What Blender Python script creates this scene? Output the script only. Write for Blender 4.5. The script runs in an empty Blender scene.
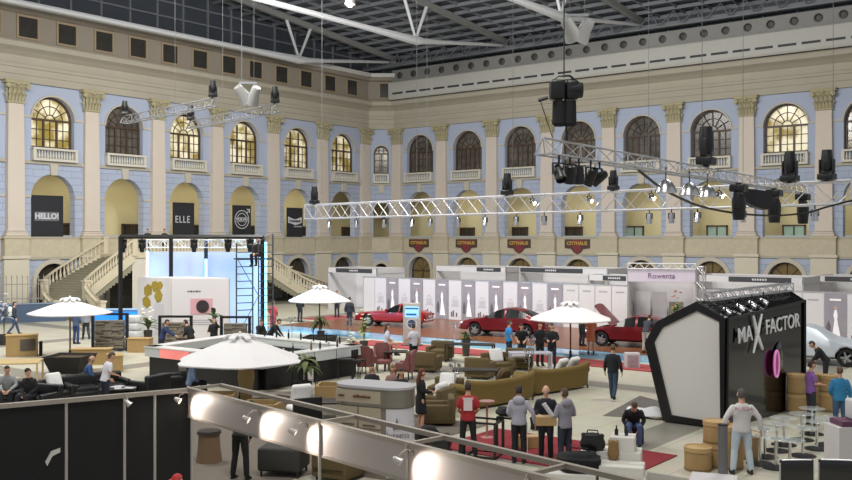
import bpy, bmesh, math, random
from mathutils import Vector, Matrix
from mathutils.geometry import tessellate_polygon
random.seed(7)
PI = math.pi
S = bpy.context.scene
COL = S.collection

# ---------------------------------------------------------------- camera, world, light, exposure
FPX, HY, CAMH = 943.0, 238.0, 5.1
YAW = math.radians(38.1)
VX, VY = -math.sin(YAW), math.cos(YAW)
RX, RY = math.cos(YAW), math.sin(YAW)
cd = bpy.data.cameras.new('camera'); cam = bpy.data.objects.new('camera', cd); COL.objects.link(cam)
cd.sensor_width = 36.0; cd.lens = FPX / 852 * 36.0; cd.clip_end = 400; cd.clip_start = .1
cam.location = (0, 0, CAMH); cam.rotation_euler = (math.radians(90 - 0.12), 0, YAW)
S.camera = cam
W = bpy.data.worlds.new('world'); S.world = W; W.use_nodes = True
W.node_tree.nodes['Background'].inputs[0].default_value = (0.92, 0.95, 1.0, 1)
W.node_tree.nodes['Background'].inputs[1].default_value = 0.42
def area(loc, target, size, power, col=(1, .985, .94), size_y=None):
    l = bpy.data.lights.new('hall_light', 'AREA'); l.energy = power; l.color = col; l.size = size
    l.shape = 'RECTANGLE'; l.size_y = size_y or size
    o = bpy.data.objects.new('hall_light', l); COL.objects.link(o); o.location = loc
    d = Vector(target) - Vector(loc); o.rotation_euler = d.to_track_quat('-Z', 'Y').to_euler()
    return o
# rows of flood lamps under the roof, over the stands
for x, y, tx, ty in ((-44, 18, -44, 20), (-26, 14, -28, 18), (-8, 10, -9, 14), (-30, 34, -32, 38), (-8, 32, -10, 36), (-38, 36, -48, 48)):
    area((x, y, 19.5), (tx, ty, 0), 5, 2250)
# unseen fill lights, added to brighten the two facades
area((-30, 20, 19.0), (-59, 42, 6), 4, 2900, (1, .98, .94))
area((-22, 34, 19.0), (-36, 68, 6), 4, 3300, (1, .98, .94))
S.view_settings.view_transform = 'Standard'; S.view_settings.look = 'None'
S.view_settings.gamma = 1.0; S.view_settings.use_curve_mapping = False
S.view_settings.exposure = 0.0

# ---------------------------------------------------------------- helpers
def P(px, py, z=0.0):
    """where the sight line through a pixel meets the height z"""
    d = FPX * (CAMH - z) / (py - HY); l = (px - 426) / FPX * d
    return Vector((d * VX + l * RX, d * VY + l * RY, z))
def D(px, d, z=0.0):
    l = (px - 426) / FPX * d
    return Vector((d * VX + l * RX, d * VY + l * RY, z))
def LYW(px, X=-59.0):
    k = (px - 426) / FPX; return X / (VX + k * RX) * (VY + k * RY)
def ZD(py, d): return CAMH + (HY - py) * d / FPX
def R(turn): return math.radians(218.1 - turn)      # 0: its front looks away from the camera, 90: to the right, 180: to the camera

def s2l(c):
    c /= 255.0
    return c / 12.92 if c <= .04045 else ((c + .055) / 1.055) ** 2.4
def hexc(h):
    h = h.lstrip('#'); return tuple(s2l(int(h[i:i + 2], 16)) for i in (0, 2, 4)) + (1,)
MATS = {}
def M(name, col='#888888', rough=.6, metal=0, var=.08, scale=3.0, bump=0.0, emit=None, estr=0, trans=0, spec=.5, alpha=1):
    if name in MATS: return MATS[name]
    m = bpy.data.materials.new(name); m.use_nodes = True
    nt = m.node_tree; b = nt.nodes['Principled BSDF']
    c = hexc(col)
    b.inputs['Roughness'].default_value = rough; b.inputs['Metallic'].default_value = metal
    b.inputs['Specular IOR Level'].default_value = spec
    b.inputs['Base Color'].default_value = c
    if var > 0:
        tc = nt.nodes.new('ShaderNodeTexCoord'); nz = nt.nodes.new('ShaderNodeTexNoise')
        nz.inputs['Scale'].default_value = scale; nz.inputs['Detail'].default_value = 4
        nt.links.new(tc.outputs['Object'], nz.inputs['Vector'])
        mx = nt.nodes.new('ShaderNodeMix'); mx.data_type = 'RGBA'
        mx.inputs[6].default_value = tuple(x * (1 - var) for x in c[:3]) + (1,)
        mx.inputs[7].default_value = tuple(min(1, x * (1 + var)) for x in c[:3]) + (1,)
        nt.links.new(nz.outputs['Fac'], mx.inputs[0]); nt.links.new(mx.outputs[2], b.inputs['Base Color'])
        if bump:
            bp = nt.nodes.new('ShaderNodeBump'); bp.inputs['Strength'].default_value = bump; bp.inputs['Distance'].default_value = .02
            nt.links.new(nz.outputs['Fac'], bp.inputs['Height']); nt.links.new(bp.outputs[0], b.inputs['Normal'])
    if emit:
        b.inputs['Emission Color'].default_value = hexc(emit); b.inputs['Emission Strength'].default_value = estr
    if trans: b.inputs['Transmission Weight'].default_value = trans
    if alpha < 1: b.inputs['Alpha'].default_value = alpha
    MATS[name] = m; return m

def T(loc=(0, 0, 0), rz=0, rx=0, ry=0, s=1):
    return Matrix.Translation(loc) @ Matrix.Rotation(rz, 4, 'Z') @ Matrix.Rotation(ry, 4, 'Y') @ Matrix.Rotation(rx, 4, 'X') @ Matrix.Scale(s, 4)

class MB:
    def __init__(s): s.v = []; s.f = []; s.m = []; s.mi = 0
    def add(s, vs, fs, mat=None):
        o = len(s.v)
        if mat is not None: vs = [mat @ Vector(p) for p in vs]
        s.v += [tuple(p) for p in vs]; s.f += [tuple(i + o for i in f) for f in fs]; s.m += [s.mi] * len(fs)
        return s
    def box(s, c, sz, mat=None, rz=0, rx=0, ry=0):
        x, y, z = (k / 2 for k in sz)
        vs = [(-x, -y, -z), (x, -y, -z), (x, y, -z), (-x, y, -z), (-x, -y, z), (x, -y, z), (x, y, z), (-x, y, z)]
        t = T(c, rz, rx, ry)
        if mat is not None: t = mat @ t
        return s.add(vs, [(0, 3, 2, 1), (4, 5, 6, 7), (0, 1, 5, 4), (1, 2, 6, 5), (2, 3, 7, 6), (3, 0, 4, 7)], t)
    def loft(s, rings, mat=None, cap=True, closed=False):
        n = len(rings[0]); vs = [p for r in rings for p in r]; fs = []
        k = len(rings)
        for i in range(k if closed else k - 1):
            j = (i + 1) % k
            for a in range(n):
                b = (a + 1) % n
                fs.append((i * n + a, i * n + b, j * n + b, j * n + a))
        if cap and not closed:
            fs.append(tuple(range(n - 1, -1, -1))); fs.append(tuple((k - 1) * n + a for a in range(n)))
        return s.add(vs, fs, mat)
    def rbox(s, c, sz, r=.05, mat=None, rz=0, rx=0, ry=0, seg=3):
        x, y, z = (k / 2 for k in sz); r = min(r, x * .99, y * .99, z * .99)
        def ring(ins, zz):
            o = []
            rr = max(r - ins, r * .05)
            for q, (sx, sy) in enumerate(((1, 1), (-1, 1), (-1, -1), (1, -1))):
                for k in range(seg + 1):
                    a = (q + k / seg) * PI / 2
                    o.append((sx * (x - r) + rr * math.cos(a), sy * (y - r) + rr * math.sin(a), zz))
            return o
        rings = []
        for k in range(seg + 1):
            a = k / seg * PI / 2; rings.append(ring(r * (1 - math.sin(a)), -z + r * (1 - math.cos(a))))
        for k in range(seg, -1, -1):
            a = k / seg * PI / 2; rings.append(ring(r * (1 - math.sin(a)), z - r * (1 - math.cos(a))))
        t = T(c, rz, rx, ry)
        if mat is not None: t = mat @ t
        return s.loft(rings, t)
    def path(s, pts, r, n=8, mat=None, cap=True):
        pts = [Vector(p) for p in pts]; k = len(pts)
        rs = r if isinstance(r, (list, tuple)) else [r] * k
        rings = []; up = None
        for i, p in enumerate(pts):
            d = (pts[min(i + 1, k - 1)] - pts[max(i - 1, 0)])
            if d.length < 1e-9: d = Vector((0, 0, 1))
            d.normalize()
            if up is None: up = Vector((0, 0, 1)) if abs(d.z) < .9 else Vector((1, 0, 0))
            a = d.cross(up).normalized(); b = a.cross(d).normalized(); up = b
            rings.append([p + (a * math.cos(2 * PI * q / n) + b * math.sin(2 * PI * q / n)) * rs[i] for q in range(n)])
        return s.loft(rings, mat, cap)
    def tube(s, a, b, r, r2=None, n=8, mat=None): return s.path([a, b], [r, r if r2 is None else r2], n, mat)
    def lathe(s, prof, c=(0, 0, 0), n=16, mat=None, cap=True):
        rings = [[(c[0] + r * math.cos(2 * PI * q / n), c[1] + r * math.sin(2 * PI * q / n), c[2] + z) for q in range(n)] for r, z in prof]
        return s.loft(rings, mat, cap)
    def sphere(s, c, rad, n=12, k=8, mat=None, fn=None):
        if not isinstance(rad, (tuple, list)): rad = (rad,) * 3
        rings = []
        for i in range(k + 1):
            a = -PI / 2 + PI * (.02 + .96 * i / k)
            ring = []
            for q in range(n):
                p = (math.cos(a) * math.cos(2 * PI * q / n), math.cos(a) * math.sin(2 * PI * q / n), math.sin(a))
                if fn: p = fn(p)
                ring.append((c[0] + p[0] * rad[0], c[1] + p[1] * rad[1], c[2] + p[2] * rad[2]))
            rings.append(ring)
        return s.loft(rings, mat)
    def prism(s, poly, h0, h1, axis='z', mat=None):
        """polygon (a,b) swept h0..h1 along axis; axis y: (a,b)->(x,z); axis x: (a,b)->(y,z)"""
        f = {'z': lambda a, b, h: (a, b, h), 'y': lambda a, b, h: (a, h, b), 'x': lambda a, b, h: (h, a, b)}[axis]
        n = len(poly); vs = [f(a, b, h0) for a, b in poly] + [f(a, b, h1) for a, b in poly]
        tr = tessellate_polygon([[Vector((a, b, 0)) for a, b in poly]])
        fs = [tuple(t) for t in tr] + [tuple(i + n for i in reversed(t)) for t in tr]
        fs += [(i, (i + 1) % n, (i + 1) % n + n, i + n) for i in range(n)]
        return s.add(vs, fs, mat)
    def quad(s, a, b, c, d, mat=None): return s.add([a, b, c, d], [(0, 1, 2, 3)], mat)
    def mesh(s, name, mats, smooth=True, fix=True):
        me = bpy.data.meshes.new(name); me.from_pydata(s.v, [], s.f)
        for m in (mats if isinstance(mats, (list, tuple)) else [mats]): me.materials.append(m)
        if any(s.m): me.polygons.foreach_set('material_index', s.m)
        if fix:
            bm = bmesh.new(); bm.from_mesh(me); bmesh.ops.recalc_face_normals(bm, faces=bm.faces); bm.to_mesh(me); bm.free()
        if smooth:
            me.polygons.foreach_set('use_smooth', [True] * len(me.polygons)); me.set_sharp_from_angle(angle=math.radians(38))
        me.update(); return me
    def build(s, name, mats, parent=None, loc=None, rz=0, smooth=True, label=None, fix=True):
        o = bpy.data.objects.new(name, s.mesh(name, mats, smooth, fix)); COL.objects.link(o)
        if parent is not None: o.parent = parent
        if loc is not None: o.location = loc
        o.rotation_euler = (0, 0, rz)
        if label: o['label'] = label
        return o
def thing(name, label, cat, loc=(0, 0, 0), rz=0, group=None):
    o = bpy.data.objects.new(name, None); COL.objects.link(o); o.empty_display_size = .2
    o.location = loc; o.rotation_euler = (0, 0, rz); o['label'] = label; o['category'] = cat
    if group: o['group'] = group
    return o
def tag(o, label, cat, group=None):
    o['label'] = label; o['category'] = cat
    if group: o['group'] = group
    return o
def struct(o, label=None):
    o['kind'] = 'structure'
    if label: o['label'] = label
    return o
def sroot(name, loc, rz=0, label=None):
    o = bpy.data.objects.new(name, None); COL.objects.link(o); o.location = loc; o.rotation_euler = (0, 0, rz)
    return struct(o, label)
KIDS = {}
def dup(root, loc, rz=None, label=None, name=None, group=None):
    kids = {}
    for o in bpy.data.objects:
        if o.parent: kids.setdefault(o.parent.name, []).append(o)
    def cp(o, par):
        c = o.copy(); COL.objects.link(c)
        if par is not None: c.parent = par
        for k in kids.get(o.name, ()): cp(k, c)
        return c
    c = cp(root, None); c.location = loc
    if rz is not None: c.rotation_euler = (0, 0, rz)
    if label: c['label'] = label
    if group: c['group'] = group
    if name: c.name = name
    return c
def text_part(s, size, mat, parent, loc, rot=(PI / 2, 0, 0), depth=.01, name='lettering', sx=1, bold=0, space=1.0, shear=0):
    cu = bpy.data.curves.new('lettering', 'FONT'); cu.body = s; cu.size = size; cu.align_x = 'CENTER'; cu.align_y = 'CENTER'
    cu.extrude = depth; cu.offset = bold; cu.resolution_u = 3; cu.space_character = space; cu.shear = shear
    o = bpy.data.objects.new('lettering', cu); COL.objects.link(o)
    me = bpy.data.meshes.new_from_object(o.evaluated_get(bpy.context.evaluated_depsgraph_get()))
    bpy.data.objects.remove(o); bpy.data.curves.remove(cu)
    me.materials.clear(); me.materials.append(mat)
    r = bpy.data.objects.new(name, me); COL.objects.link(r); r.parent = parent; r.location = loc; r.rotation_euler = rot
    r.scale = (sx, 1, 1)
    return r
def arch(w, z0, zs, n=12, uc=0.0, r=None):
    r = w / 2 if r is None else r
    return [(uc - w / 2, z0), (uc + w / 2, z0)] + [(uc + r * math.cos(PI * k / n), zs + r * math.sin(PI * k / n)) for k in range(n + 1)]
def arch_band(mb, r0, r1, zs, y0, y1, n=14, uc=0, a0=0, a1=PI):
    """a half-round moulding between radii r0 and r1, from depth y0 to y1"""
    rings = []
    for k in range(n + 1):
        a = a0 + (a1 - a0) * k / n; c, si = math.cos(a), math.sin(a)
        rings.append([(uc + r0 * c, y0, zs + r0 * si), (uc + r1 * c, y0, zs + r1 * si), (uc + r1 * c, y1, zs + r1 * si), (uc + r0 * c, y1, zs + r0 * si)])
    return mb.loft(rings)
# ---------------------------------------------------------------- materials of the building
BLUE_U = M('blue_plaster', '#A8B1C5', .85, var=.06, scale=.6)
CREAM = M('cream_stucco', '#ABA494', .8, var=.08, scale=.8)
PINKISH = M('pink_beige_stone', '#CDC1B4', .75, var=.06, scale=.7)
OCHRE = M('ochre_stucco', '#ABA283', .85, var=.2, scale=5)
ATTIC = M('grey_beige_plaster', '#948B7D', .85, var=.08, scale=.5)
WHITE_ST = M('white_stone', '#CAC5B8', .7, var=.06, scale=2)
YEL = M('yellow_gallery_plaster', '#C4BB96', .85, var=.08, scale=.5)
BROWNW = M('brown_window_wood', '#4B3828', .5, var=.2, scale=6)
def rust_mat():
    m = bpy.data.materials.new('blue_rusticated_plaster'); m.use_nodes = True; nt = m.node_tree; b = nt.nodes['Principled BSDF']
    geo = nt.nodes.new('ShaderNodeNewGeometry'); sp = nt.nodes.new('ShaderNodeSeparateXYZ'); nt.links.new(geo.outputs['Position'], sp.inputs[0])
    ad = nt.nodes.new('ShaderNodeMath'); ad.operation = 'ADD'; nt.links.new(sp.outputs[0], ad.inputs[0]); nt.links.new(sp.outputs[1], ad.inputs[1])
    cb = nt.nodes.new('ShaderNodeCombineXYZ'); nt.links.new(ad.outputs[0], cb.inputs[0]); nt.links.new(sp.outputs[2], cb.inputs[1])
    br = nt.nodes.new('ShaderNodeTexBrick'); br.inputs['Scale'].default_value = 1.0
    br.inputs['Brick Width'].default_value = 1.4; br.inputs['Row Height'].default_value = .46; br.inputs['Mortar Size'].default_value = .022
    br.inputs['Color1'].default_value = hexc('#A8B1C5'); br.inputs['Color2'].default_value = hexc('#A2ABBF'); br.inputs['Mortar'].default_value = hexc('#8C95A9')
    nt.links.new(cb.outputs[0], br.inputs['Vector'])
    gt = nt.nodes.new('ShaderNodeMath'); gt.operation = 'GREATER_THAN'; gt.inputs[1].default_value = 10.05; nt.links.new(sp.outputs[2], gt.inputs[0])
    mx = nt.nodes.new('ShaderNodeMix'); mx.data_type = 'RGBA'; mx.inputs[7].default_value = hexc('#A8B1C5')
    nt.links.new(gt.outputs[0], mx.inputs[0]); nt.links.new(br.outputs['Color'], mx.inputs[6]); nt.links.new(mx.outputs[2], b.inputs['Base Color'])
    b.inputs['Roughness'].default_value = .85
    return m
RUST = rust_mat()
def floor_mat():
    m = bpy.data.materials.new('stone_paving'); m.use_nodes = True; nt = m.node_tree; b = nt.nodes['Principled BSDF']
    geo = nt.nodes.new('ShaderNodeNewGeometry'); sp = nt.nodes.new('ShaderNodeSeparateXYZ'); nt.links.new(geo.outputs['Position'], sp.inputs[0])
    def band(o, per, wid, off):
        a = nt.nodes.new('ShaderNodeMath'); a.operation = 'ADD'; a.inputs[1].default_value = off; nt.links.new(o, a.inputs[0])
        md = nt.nodes.new('ShaderNodeMath'); md.operation = 'FLOORED_MODULO'; md.inputs[1].default_value = per; nt.links.new(a.outputs[0], md.inputs[0])
        lt = nt.nodes.new('ShaderNodeMath'); lt.operation = 'LESS_THAN'; lt.inputs[1].default_value = wid; nt.links.new(md.outputs[0], lt.inputs[0])
        return lt.outputs[0]
    bx = band(sp.outputs[0], 11.0, 1.15, 10.9); by = band(sp.outputs[1], 11.0, 1.15, 4.0)
    mxx = nt.nodes.new('ShaderNodeMath'); mxx.operation = 'MAXIMUM'; nt.links.new(bx, mxx.inputs[0]); nt.links.new(by, mxx.inputs[1])
    nz = nt.nodes.new('ShaderNodeTexNoise'); nz.inputs['Scale'].default_value = 1.3; nz.inputs['Detail'].default_value = 5; nt.links.new(geo.outputs['Position'], nz.inputs['Vector'])
    tl = nt.nodes.new('ShaderNodeTexBrick'); tl.inputs['Scale'].default_value = 1; tl.inputs['Brick Width'].default_value = 1.2; tl.inputs['Row Height'].default_value = 1.2; tl.offset = 0
    tl.inputs['Mortar Size'].default_value = .012; tl.inputs['Color1'].default_value = hexc('#C9C4AF'); tl.inputs['Color2'].default_value = hexc('#C2BDA8'); tl.inputs['Mortar'].default_value = hexc('#A8A290')
    nt.links.new(geo.outputs['Position'], tl.inputs['Vector'])
    mx = nt.nodes.new('ShaderNodeMix'); mx.data_type = 'RGBA'; mx.inputs[7].default_value = hexc('#8E897D')
    nt.links.new(mxx.outputs[0], mx.inputs[0]); nt.links.new(tl.outputs['Color'], mx.inputs[6])
    m2 = nt.nodes.new('ShaderNodeMix'); m2.data_type = 'RGBA'; m2.blend_type = 'MULTIPLY'; m2.inputs[0].default_value = .25
    nt.links.new(mx.outputs[2], m2.inputs[6]); nt.links.new(nz.outputs['Color'], m2.inputs[7])
    hs = nt.nodes.new('ShaderNodeHueSaturation'); hs.inputs['Saturation'].default_value = .9; hs.inputs['Value'].default_value = 1.05; nt.links.new(m2.outputs[2], hs.inputs['Color'])
    nt.links.new(hs.outputs[0], b.inputs['Base Color']); b.inputs['Roughness'].default_value = .42
    return m
mb = MB(); mb.box((-30, 32, -.1), (100, 92, .2)); struct(mb.build('floor', floor_mat(), smooth=False))

WX, WY = -59.0, 68.0
LY = [25.9, 31.77, 37.28, 42.8, 48.35, 54.35, 60.2, 65.85]           # pilaster axes on the left wall
RXS = [-56.65, -51.4, -45.92, -40.4, -34.76, -29.3, -23.76, -18.45, -12.9, -7.4, -1.9]
def mids(a): return [(p + q) / 2 for p, q in zip(a, a[1:])]
LW, RW = mids(LY), mids(RXS)
LW[0] = 28.85
Z_ARCH_TOP = 15.35
HOLES = ((3.1, 11.1, 13.05), (3.2, 4.02, 7.8), (2.5, .02, 2.15))
def facade(name, u0, u1, cuts, centres, loc, rz, ww=1.0):
    """a wall sheet with three arched openings per bay and thick reveals"""
    mb = MB(); edges = [u0] + cuts + [u1]
    for a, b, c in zip(edges, edges[1:], centres):
        loops = [arch(w * ww, z0, zs, 12, c) for w, z0, zs in HOLES]
        outer = [(a, 0), (b, 0), (b, 20.2), (a, 20.2)]
        lv = [[Vector((p[0], p[1], 0)) for p in l] for l in [outer] + loops]
        tr = tessellate_polygon(lv); flat = [p for l in lv for p in l]
        mb.add([(p.x, 0, p.y) for p in flat], [tuple(t) for t in tr])
        for l in loops:
            n = len(l)
            mb.add([(p[0], 0, p[1]) for p in l] + [(p[0], .62, p[1]) for p in l], [(i, (i + 1) % n, (i + 1) % n + n, i + n) for i in range(n)])
    return struct(mb.build(name, RUST, None, loc, rz, smooth=False, fix=False))
lw = facade('wall_left', 20, 66.35, LY[1:-1], LW, (WX, 0, 0), PI / 2)
rw = facade('wall_right', -57.05, 4, RXS[1:-1], RW, (0, WY, 0), 0)
DA = math.atan2(1.65, 1.95); DLEN = math.hypot(1.95, 1.65); DC = ((-59 - 57.05) / 2, (66.35 + 68) / 2, 0)
dw = facade('wall_corner', -DLEN / 2, DLEN / 2, [], [0], DC, DA, .46)

# gallery and ground-floor passages behind the arches
def passage(side, loc, rz, u0, u1, glow):
    mb = MB(); mb.box(((u0 + u1) / 2, 4.6, 7.1), (u1 - u0, .2, 6.2)); mb.box(((u0 + u1) / 2, 2.6, 10.3), (u1 - u0, 4.2, .2))
    struct(mb.build('wall_gallery_' + side, YEL, None, loc, rz, smooth=False))
    mb = MB(); mb.box(((u0 + u1) / 2, 2.5, 3.85), (u1 - u0, 3.9, .3))
    struct(mb.build('floor_gallery_' + side, CREAM, None, loc, rz, smooth=False))
    mb = MB(); mb.box(((u0 + u1) / 2, 3.2, 1.9), (u1 - u0, .2, 3.8))
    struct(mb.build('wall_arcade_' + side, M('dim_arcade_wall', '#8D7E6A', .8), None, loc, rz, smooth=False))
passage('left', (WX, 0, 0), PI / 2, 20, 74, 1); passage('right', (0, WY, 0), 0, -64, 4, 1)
for y in (30, 40, 50, 60):
    area((-61.4, y, 9.9), (-61.4, y, 4), 1.0, 170, (1, .9, .68), 9).rotation_euler = (0, 0, 0)
for x in (-52, -41, -30, -19):
    area((x, 70.4, 9.9), (x, 70.4, 4), 9, 150, (1, .92, .74), 1.0).rotation_euler = (0, 0, 0)

# entablature, attic, string courses
def profile_run(mb, prof, u0, u1):
    """profile (out, z) towards the hall, swept along u"""
    r = lambda u: [(u, -o, z) for o, z in prof]
    mb.loft([r(u0), r(u1)])
ENT = [(-.4, 15.3), (.22, 15.3), (.22, 15.75), (.28, 15.8), (.28, 16.2), (.36, 16.25), (.36, 16.45), (.2, 16.5), (.2, 17.0), (.35, 17.1), (.55, 17.25), (.95, 17.45), (1.0, 17.75), (.9, 17.85), (-.4, 17.9)]
def trims(side, loc, rz, u0, u1, centres, cols, attic):
    a = sroot('trim_' + side, loc, rz)
    mb = MB(); profile_run(mb, ENT, u0, u1); mb.build('entablature', CREAM, a, smooth=False)
    mb = MB()
    for z, o, h in ((10.12, .14, .2), (5.12, .16, .14), (3.75, .12, .16)): mb.box(((u0 + u1) / 2, -o / 2 + .05, z), (u1 - u0, o + .1, h))
    mb.build('string_course', CREAM, a, smooth=False)
    mb = MB()
    edges = sorted([u0, u1] + [c for c in cols if u0 < c < u1])
    for c in centres:                                                   # parapet under each gallery arch
        mb.box((c, -.02, 4.45), (3.9, .2, 1.24))
    mb.build('gallery_parapet', M('parapet_stucco', '#BDB39C', .85, var=.15, scale=4), a, smooth=False)
    mb = MB()
    for c in centres:
        w = 1.0 if side != 'corner' else .46
        for (hw, z0, zs), th in zip(HOLES, (.1, .0, .3)):
            if th: arch_band(mb, hw * w / 2 - .01, hw * w / 2 + th, zs, -.1, .05, 14, c)
        mb.prism([(c - .22, 9.32), (c + .22, 9.32), (c + .3, 10.05), (c - .3, 10.05)], -.16, .05, 'y')
        for z in (7.86, 13.13):
            hw = (3.2 if z < 9 else 3.1) * w / 2
            for s in (-1, 1):
                L = 2.75 * w - hw - .45
                mb.box((c + s * (hw + L / 2), -.03, z), (L, .1, .14))
        for s in (-1, 1):
            hw = 2.5 * w / 2
            mb.box((c + s * (hw + .15), -.03, 1.075), (.3, .14, 2.15))
    mb.build('arch_moulding', M('moulding_stone', '#BBB4A6', .8, var=.05), a, smooth=False)
    if attic:
        mb = MB(); profile_run(mb, [(-.3, 17.9), (.35, 17.9), (.35, 18.05), (.12, 18.1), (.12, 19.75), (.4, 19.85), (.45, 20.1), (-.3, 20.1)], u0, u1); mb.build('attic', ATTIC, a, smooth=False)
        mb = MB(); profile_run(mb, [(.1, 20.1), (.75, 20.1), (.8, 20.2), (.8, 20.45), (.1, 20.45)], u0, u1); mb.build('gutter', M('white_gutter', '#D8D6D0', .6), a, smooth=False)
    return a
tl = trims('left', (WX, 0, 0), PI / 2, 20, 66.35, LW, LY, True)
tr_ = trims('right', (0, WY, 0), 0, -57.05, 4, RW, RXS, False)
tc_ = trims('corner', DC, DA, -DLEN / 2, DLEN / 2, [0], [], True)
# small square attic windows on the left wall: two to a bay
def attic_window(n, loc, rz):
    t = sroot('window_%d' % n, loc, rz)
    mb = MB()
    for s in (-1, 1): mb.box((s * .72, -.03, 0), (.13, .1, 1.57)); mb.box((0, -.03, s * .72), (1.31, .1, .13))
    mb.build('window_frame', M('attic_frame', '#A08E74', .8), t, smooth=False)
    mb = MB(); mb.box((0, 0, 0), (1.32, .04, 1.32)); mb.build('pane', M('dark_attic_glass', '#3A3834', .15, var=.4, scale=1.5), t, smooth=False)
    return t
wn = 1
aw0 = None
for c in [LYW(px, -58.86) for px in (-10, 28, 67, 104, 138, 170, 200, 229, 255.5, 281.5, 306, 330, 352)]:
    if aw0 is None: aw0 = attic_window(wn, (WX + .14, c, 18.92), PI / 2)
    else: dup(aw0, (WX + .14, c, 18.92), PI / 2, name='window_%d' % wn)
    wn += 1
for s in (.55,):
    dup(aw0, (DC[0] + s * math.cos(DA) + .14 * math.sin(DA), DC[1] + s * math.sin(DA) - .14 * math.cos(DA), 18.92), DA, name='window_%d' % wn); wn += 1

# duct band and jet nozzles above the right wall
t = (sroot('trim_air_duct', (0, WY, 0), 0))
mb = MB(); profile_run(mb, [(-.2, 17.9), (.9, 17.95), (1.0, 18.1), (1.0, 19.5), (.9, 19.6), (-.2, 19.6)], -57.0, 4); mb.build('duct_casing', M('duct_white', '#B9B7B0', .6, var=.04), t, smooth=False)
mb = MB()
x = -56.5
while x < 3: mb.box((x + .62, -1.005, 18.5), (1.25, .03, .17)); x += 1.6
mb.build('slot_grille', M('slot_dark', '#33353B', .6), t, smooth=False)
mb = MB(); profile_run(mb, [(-.2, 19.6), (.5, 19.6), (.5, 20.75), (-.2, 20.75)], -57.0, 4); mb.build('nozzle_panel', M('nozzle_panel_grey', '#8D8C88', .6), t, smooth=False)
nz_mb = MB(); nz_mb.lathe([(.3, 0), (.3, .08), (.2, .12), (.17, .02), (.0, .02)], n=14, mat=Matrix.Rotation(PI / 2, 4, 'X'), cap=False)
nme = nz_mb.mesh('jet_nozzle', M('nozzle_dark', '#4A4946', .5))
x = -56.0
while x < 2:
    o = bpy.data.objects.new('jet_nozzle', nme); COL.objects.link(o); o.parent = t; o.location = (x, -.5, 20.2); x += 1.62

# pilasters
def pilaster(n, loc, rz, w=1.15):
    t = sroot('trim_pilaster_%d' % n, loc, rz)
    mb = MB(); mb.box((0, -.12, 1.85), (w + .55, .5, 3.7)); mb.box((0, -.14, 3.85), (w + .7, .56, .2)); mb.build('pier', M('pier_cream', '#CBC3B0', .8, var=.05), t, smooth=False)
    mb = MB(); mb.box((0, -.14, 4.5), (w + .5, .54, 1.2)); mb.box((0, -.16, 5.15), (w + .65, .6, .16)); mb.build('pedestal', M('parapet_stucco'), t, smooth=False)
    mb = MB()
    for z, e, h in ((5.32, .34, .18), (5.47, .24, .12), (5.6, .14, .12)): mb.rbox((0, -.14, z), (w + e, .5 + e * .4, h), .05)
    mb.build('base', PINKISH, t)
    mb = MB(); mb.loft([[(-a, .05, z), (a, .05, z), (a, -.33 * a / (w / 2), z), (-a, -.33 * a / (w / 2), z)] for a, z in ((w / 2, 5.64), (w / 2, 9.5), (w / 2 - .06, 13.85))]); mb.build('shaft', PINKISH, t, smooth=False)
    mb = MB(); hw = w / 2
    mb.box((0, -.14, 13.92), (w + .04, .46, .1))
    mb.loft([[(-a, .05, z), (a, .05, z), (a, -b, z), (-a, -b, z)] for a, b, z in ((hw - .1, .3, 13.95), (hw - .1, .3, 14.7), (hw + .12, .5, 15.1))])
    mb.box((0, -.2, 15.2), (w + .5, .7, .16)); mb.box((0, -.22, 15.31), (w + .6, .76, .06))
    for row, (z0, h, k) in enumerate(((13.97, .5, 5), (14.4, .5, 4))):
        for q in range(k):
            u = -hw + w * (q + .5) / k; lw_ = w / k * .46
            mb.loft([[(u - lw_ * a, -.34 - o, z0 + h * f), (u, -.4 - o, z0 + h * f), (u + lw_ * a, -.34 - o, z0 + h * f), (u, -.3 - o, z0 + h * f)] for f, a, o in ((0, .8, 0), (.5, 1, .06), (.85, .75, .17), (1.0, .35, .3), (.82, .2, .34))])
        for s in (-1, 1):
            mb.loft([[(s * hw, -.2 - .12 * a, z0 + h * f), (s * (hw + .04 + o), -.2, z0 + h * f), (s * hw, -.2 + .12 * a, z0 + h * f), (s * (hw - .04), -.2, z0 + h * f)] for f, a, o in ((0, .8, 0), (.5, 1, .03), (.85, .75, .1), (1, .35, .2))])
    for s in (-1, 1):                                                   # corner volutes and a middle flower
        mb.lathe([(.16, -.06), (.16, .06)], n=12, mat=T((s * (hw + .1), -.56, 14.95), rx=PI / 2))
        mb.lathe([(.09, -.09), (.09, .09)], n=10, mat=T((s * (hw + .1), -.56, 14.95), rx=PI / 2))
    mb.sphere((0, -.52, 15.1), .12, 8, 6)
    mb.build('capital', OCHRE, t, smooth=False)
    return t
pk = 1; pil0 = pilaster(pk, (WX, LY[1], 0), PI / 2)
for y in LY[2:] + LY[:1]:
    pk += 1; dup(pil0, (WX, y, 0), PI / 2, name='trim_pilaster_%d' % pk)
for x in RXS[:-1]:
    pk += 1; dup(pil0, (x, WY, 0), 0, name='trim_pilaster_%d' % pk)

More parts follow.
